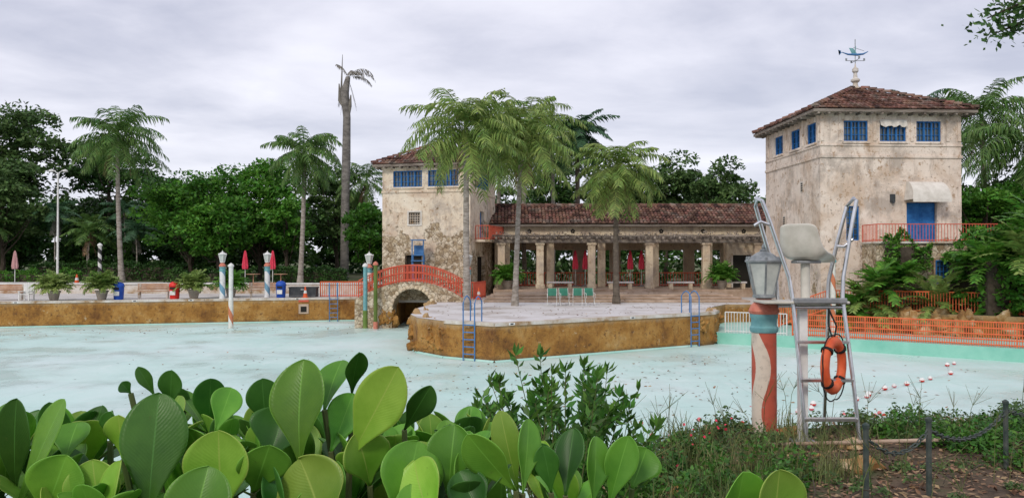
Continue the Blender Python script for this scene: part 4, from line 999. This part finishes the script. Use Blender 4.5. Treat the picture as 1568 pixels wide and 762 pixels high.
# weeds, grass and litter on bank
random.seed(33)
def blades(out,x,y,n,h,spread,z=None):
    z=gz(x,y) if z is None else z
    for i in range(n):
        a=random.uniform(0,6.28); px=x+random.gauss(0,spread); py=y+random.gauss(0,spread); lean=random.uniform(.1,.8); hh=h*random.uniform(.5,1.2)
        d=Vector((math.cos(a),math.sin(a),0)); s=Vector((-d.y,d.x,0))*.005; p=Vector((px,py,z-.02)); m=p+d*lean*hh*.35+Z*hh*.6; t=p+d*lean*hh+Z*hh*.85
        out.append([p-s,p+s,m+s*.8,m-s*.8]); out.append([m-s*.8,m+s*.8,t+s*.1,t-s*.1])
G1=[]
for i in range(170):
    x=random.uniform(1.2,9.5); y=edgeY(x)-abs(random.gauss(0,1.3))-.1
    if y<5: continue
    blades(G1,x,y,14,random.uniform(.10,.28),.09)
for i in range(60):
    x=random.uniform(1.3,4.0); y=edgeY(x)-random.uniform(.3,3.2); blades(G1,x,y,26,random.uniform(.25,.55),.1)
for i in range(50):
    x=random.uniform(-3,2.2); y=random.uniform(4,max(4.5,edgeY(x)-.2)); blades(G1,x,y,20,random.uniform(.2,.45),.12)
quads_obj('grass_tufts',G1,'grass')
Lf=[]
for i in range(13000):
    x=random.uniform(.8,11); y=edgeY(x)-random.uniform(.0,6.5)
    if y<3: continue
    Lf.append((x,y,max(.03,gz(x,y))+random.uniform(.005,.03)))
quads_obj('leaf_litter',leafquads(np.array(Lf),.075,.5,2.5),'litter')
def weeds(name,leaf,pls,size):
    W=[]
    for (x,y,r,h,n) in pls:
        z=gz(x,y)
        for j in range(n):
            q=Vector((random.gauss(0,1),random.gauss(0,1),abs(random.gauss(0,1)))); q=q.normalized()*random.uniform(.5,1)
            W.append((x+q.x*r,y+q.y*r,z+q.z*h))
    quads_obj(name,leafquads(np.array(W),size,.5,.5),leaf)
pls=[]
for i in range(95):
    x=random.uniform(1.0,9.5); y=edgeY(x)-random.uniform(.0,1.4)
    if 3.3<x<4.7 and random.random()<.55: continue
    pls.append((x,y,random.uniform(.15,.4),random.uniform(.12,.40),150))
weeds('low_weeds','leafC',pls,.065)
pls=[(random.uniform(1.1,3.2),random.uniform(7.5,9.8),random.uniform(.15,.35),random.uniform(.2,.5),220) for i in range(26)]+[(random.uniform(5,8.5),random.uniform(9.0,11.6),random.uniform(.2,.4),random.uniform(.2,.45),220) for i in range(26)]
weeds('leafy_groundcover','leafM',pls,.075)
pls=[(random.uniform(3.0,7),random.uniform(6.6,9.4),random.uniform(.1,.25),random.uniform(.05,.16),70) for i in range(40)]
weeds('creeping_groundcover','leafC',pls,.05)
fl=[]
for i in range(45):
    x=random.uniform(1.2,3.4); y=edgeY(x)-random.uniform(0,1.6); fl.append((x,y,gz(x,y)+random.uniform(.12,.35)))
quads_obj('red_flowers',leafquads(np.array(fl),.045,.9,.5),'umb')
b=B(); random.seed(71)
for i in range(16):
    x=random.uniform(1.5,8.5); y=edgeY(x)-random.uniform(0,2.8); s=random.uniform(.06,.2); b.rock((x,y,gz(x,y)+s*.2),(s*1.3,s,s*.7),i+400,'rock',2,.4)
b.build('bank_stones',smooth=True)
b=B()
for i in range(60):
    x=random.uniform(-.9,7.2); y=min(edgeY(x)-.2,random.uniform(6,11.5)); z=gz(x,y); h=random.uniform(.5,.95); a=random.uniform(-.3,.3)
    b.tube([(x,y,z),(x+a*.3,y,z+h*.6),(x+a,y,z+h)],.005,'grass',4,.002)
    for j in range(4): c=random.uniform(-.25,.25); b.tube([(x+a*.5,y,z+h*.7),(x+a+c,y,z+h*random.uniform(.8,1.15))],.0035,'grass',3,.002)
for i in range(26):
    x=random.uniform(1.5,7); y=random.uniform(7,11); a=random.uniform(0,6.28); p=[]
    for j in range(6): p.append((x+math.cos(a)*j*.16,y+math.sin(a)*j*.12,gz(x,y)+.05+.14*math.sin(j*.6+i))); a+=random.uniform(-.5,.5)
    b.tube(p,.009,'bark',5,.004)
b.build('dry_sprigs')
# ------------------------------------------------------------ clusia hedge
random.seed(5)
CL=empty('clusia_shrub')
LB={'cl1':([],[],[]),'cl2':([],[],[]),'cl3':([],[],[])}
nu,nv=12,7
def cleaf(k,p,d,n,L,wd,bend=.12,cup=.12):
    vs,fs,uv=LB[k]; d=d.normalized(); s=d.cross(n).normalized(); n=s.cross(d).normalized(); o=len(vs)
    sway=random.uniform(-.06,.06)*L; wav=random.uniform(0,6.28); wa=random.uniform(.0,.035)*wd
    for i in range(nu+1):
        u=i/nu; t=1-(1-u)**1.9
        f=0 if t>=1 else (math.sin(math.pi*t**1.6)**.55)*min(1,.30+t*1.3)
        if t<.10: f=max(.07,f*.5)
        c=p+d*(t*L)+n*(bend*L*(-(t)**2)+bend*L*.4*t)+s*sway*t*t
        for j in range(nv):
            v=-1+2*j/(nv-1); hw=wd*.5*f
            vs.append(c+s*(v*hw)+n*(cup*wd*f*(v*v)-(.012*wd if abs(v)<.1 else 0)+wa*math.sin(t*9+wav+v)*abs(v))); uv.append((.5+.5*v,t))
    for i in range(nu):
        for j in range(nv-1): fs.append((o+i*nv+j,o+i*nv+j+1,o+(i+1)*nv+j+1,o+(i+1)*nv+j))
S0=Vector((-.414,1.30,2.105))
TB=[(-164,-20,-162,172,96,-.05,'cl1'),(-400,-20,-319,160,66,0,'cl2'),(-440,-10,-418,150,60,.05,'cl1'),(60,50,43,218,90,.02,'cl2'),(150,70,232,214,76,.0,'cl3'),
(124,150,142,232,36,.12,'cl1'),(226,95,270,172,44,.1,'cl1'),(235,-30,262,100,104,-.06,'cl2'),(140,-40,85,78,116,-.1,'cl3'),(-54,-30,-62,116,100,-.04,'cl3'),(-60,-50,-50,80,90,-.12,'cl2'),
(310,10,318,118,72,.0,'cl2'),(420,20,346,112,62,-.02,'cl2'),(432,10,444,122,44,.0,'cl2'),(425,-5,392,128,46,.04,'cl3'),(545,-10,556,96,54,-.02,'cl2'),(505,-10,520,96,50,.03,'cl1'),(575,-15,604,98,50,.0,'cl2'),
(620,0,650,60,64,.06,'cl2'),(740,-30,752,80,84,-.1,'cl2'),(800,-30,812,80,88,-.12,'cl3'),(-270,130,-292,188,24,.2,'cl1'),(-216,120,-205,188,40,.15,'cl1'),(-305,140,-320,160,22,.2,'cl1'),
(-27,90,-32,178,56,.12,'cl1'),(0,50,22,134,90,.06,'cl1'),(-300,70,-297,122,36,.1,'cl1'),(-254,50,-260,124,60,.06,'cl3'),(86,130,97,210,60,.1,'cl2'),(-108,90,-97,160,50,.1,'cl2'),
(-190,60,-230,130,60,.04,'cl3'),(-345,50,-350,110,60,.06,'cl2'),(-100,40,-120,110,70,.04,'cl2'),(180,20,170,110,80,.02,'cl3'),(-10,10,20,90,80,-.02,'cl2'),(100,60,130,150,60,.08,'cl2'),(370,-20,330,50,60,-.05,'cl1'),(480,0,470,80,40,.05,'cl1'),(-380,40,-395,140,50,.1,'cl1'),(-330,-20,-290,80,80,-.06,'cl2'),(-240,-30,-255,70,84,-.05,'cl3'),(-425,-30,-440,80,90,-.05,'cl3'),(300,-20,250,70,90,-.1,'cl3')]
b=B()
for (x0,z0,x1,z1,wd,yy,k) in TB:
    p=S0+Vector((x0,0,z0))*.001+Vector((0,yy+random.uniform(-.02,.02),0)); q=S0+Vector((x1,0,z1))*.001+Vector((0,yy+random.uniform(-.05,.06),0))
    n=Vector((random.gauss(0,.35),-1,random.uniform(-.2,.5))); d=q-p; cleaf(k,p,d,n,d.length*1.02,wd*.00110,random.uniform(-.1,.2),random.uniform(.04,.2))
    b.tube([p,p+Vector((random.uniform(-.02,.02),.02,-.12)),p+Vector((random.uniform(-.05,.05),.05,-.4))],.005,'stem',6,.007)
def whorl(x,y,z,big):
    b.tube([(x,y,z),(x+random.uniform(-.03,.03),y+.02,z-.5)],.006,'stem',6,.009)
    a0=random.uniform(0,6.28)
    for j in range(5):
        a=a0+j*math.pi/2.5; el=random.uniform(.3,1.0) if j%2 else random.uniform(.8,1.5)
        d=Vector((math.cos(a)*math.cos(el),math.sin(a)*math.cos(el),math.sin(el))); n=Vector((-math.cos(a)*math.sin(el),-math.sin(a)*math.sin(el),math.cos(el)))
        cleaf(random.choice(['cl1','cl2','cl2','cl3']),Vector((x,y,z)),d,n,big*random.uniform(.85,1.15),big*random.uniform(.50,.62),random.uniform(-.05,.2),random.uniform(.05,.18))
for i in range(190):
    x=random.uniform(-1.2,.34); y=random.uniform(1.15,2.0); top=2.12-.22*max(0,(x+.15)/.5)-.05*random.random()
    z=top-random.random()**1.6*.5-(y-1.3)*.05
    if y<1.25: z-=.05
    if x>0: z-=.05*(y-1.15)
    whorl(x,y,z,random.uniform(.09,.14))
for i in range(60):
    whorl(random.uniform(-1.1,-.1),random.uniform(1.25,1.7),random.uniform(1.80,2.06),random.uniform(.10,.14))
b.build('stems',CL,True)
for k,(vs,fs,uv) in LB.items():
    me=bpy.data.meshes.new('leaves_'+k); me.from_pydata([tuple(v) for v in vs],[],fs); me.materials.append(C[k])
    me.polygons.foreach_set('use_smooth',[True]*len(fs)); ul=me.uv_layers.new(name='UVMap')
    li=np.empty(len(me.loops),dtype=np.int32); me.loops.foreach_get('vertex_index',li); ul.data.foreach_set('uv',np.array(uv,dtype=np.float32)[li].reshape(-1))
    o=bpy.data.objects.new('leaves',me); scene.collection.objects.link(o); o.parent=CL
    md=o.modifiers.new('s','SUBSURF'); md.levels=md.render_levels=1; md=o.modifiers.new('t','SOLIDIFY'); md.thickness=.0012
# ------------------------------------------------------------ world
wd=bpy.data.worlds.new('World'); scene.world=wd; wd.use_nodes=True; n=wd.node_tree.nodes; l=wd.node_tree.links
bg=n['Background']; outw=n['World Output']
sky=n.new('ShaderNodeTexSky'); sky.sky_type='NISHITA'; sky.sun_disc=False; sky.sun_elevation=R(38); sky.sun_rotation=R(203)
l.new(sky.outputs[0],bg.inputs[0]); bg.inputs[1].default_value=.12
t=n.new('ShaderNodeTexCoord'); sx=n.new('ShaderNodeSeparateXYZ'); l.new(t.outputs['Generated'],sx.inputs[0])
zz=mathn(n,l,'ADD',mathn(n,l,'MAXIMUM',sx.outputs[2],0.0),.13)
cx=n.new('ShaderNodeCombineXYZ'); l.new(mathn(n,l,'DIVIDE',sx.outputs[0],zz),cx.inputs[0]); l.new(mathn(n,l,'MULTIPLY',mathn(n,l,'DIVIDE',sx.outputs[1],zz),1.3),cx.inputs[1])
f=noisen(n,l,cx.outputs[0],.55,8,.52,.5)
f2=noisen(n,l,cx.outputs[0],1.7,6,.55,.3)
f=mathn(n,l,'ADD',mathn(n,l,'MULTIPLY',f,.75),mathn(n,l,'MULTIPLY',f2,.25))
cl=ramp(n,l,f,[(.42,.44,.55),(.56,.57,.67),(.71,.71,.80),(.84,.84,.90)],[.38,.46,.54,.63])
g=mathn(n,l,'MULTIPLY',sx.outputs[2],2.6,clamp=True); cl=mixc(n,l,ramp(n,l,g,[g3(.7),g3(0)],[0,.7]),cl,(.76,.77,.84))
bg2=n.new('ShaderNodeBackground'); l.new(cl,bg2.inputs[0]); bg2.inputs[1].default_value=1.25
mx=n.new('ShaderNodeMixShader'); mx.inputs[0].default_value=.93; l.new(bg.outputs[0],mx.inputs[1]); l.new(bg2.outputs[0],mx.inputs[2]); l.new(mx.outputs[0],outw.inputs[0])
sd=bpy.data.lights.new('sun','SUN'); sd.energy=1.5; sd.angle=R(12); sd.color=(1,.92,.80)
so=bpy.data.objects.new('sun',sd); scene.collection.objects.link(so); so.rotation_euler=Vector((.32,.75,-.64)).to_track_quat('-Z','Y').to_euler()
# ------------------------------------------------------------ camera
cd=bpy.data.cameras.new('camera'); cd.sensor_width=36; cd.lens=27.7; cd.clip_start=.05; cd.clip_end=2500
co=bpy.data.objects.new('camera',cd); scene.collection.objects.link(co); co.location=(0,0,2.5); co.rotation_euler=(R(90.66),0,0); scene.camera=co
scene.view_settings.view_transform='Standard'; scene.view_settings.look='None'; scene.view_settings.exposure=0
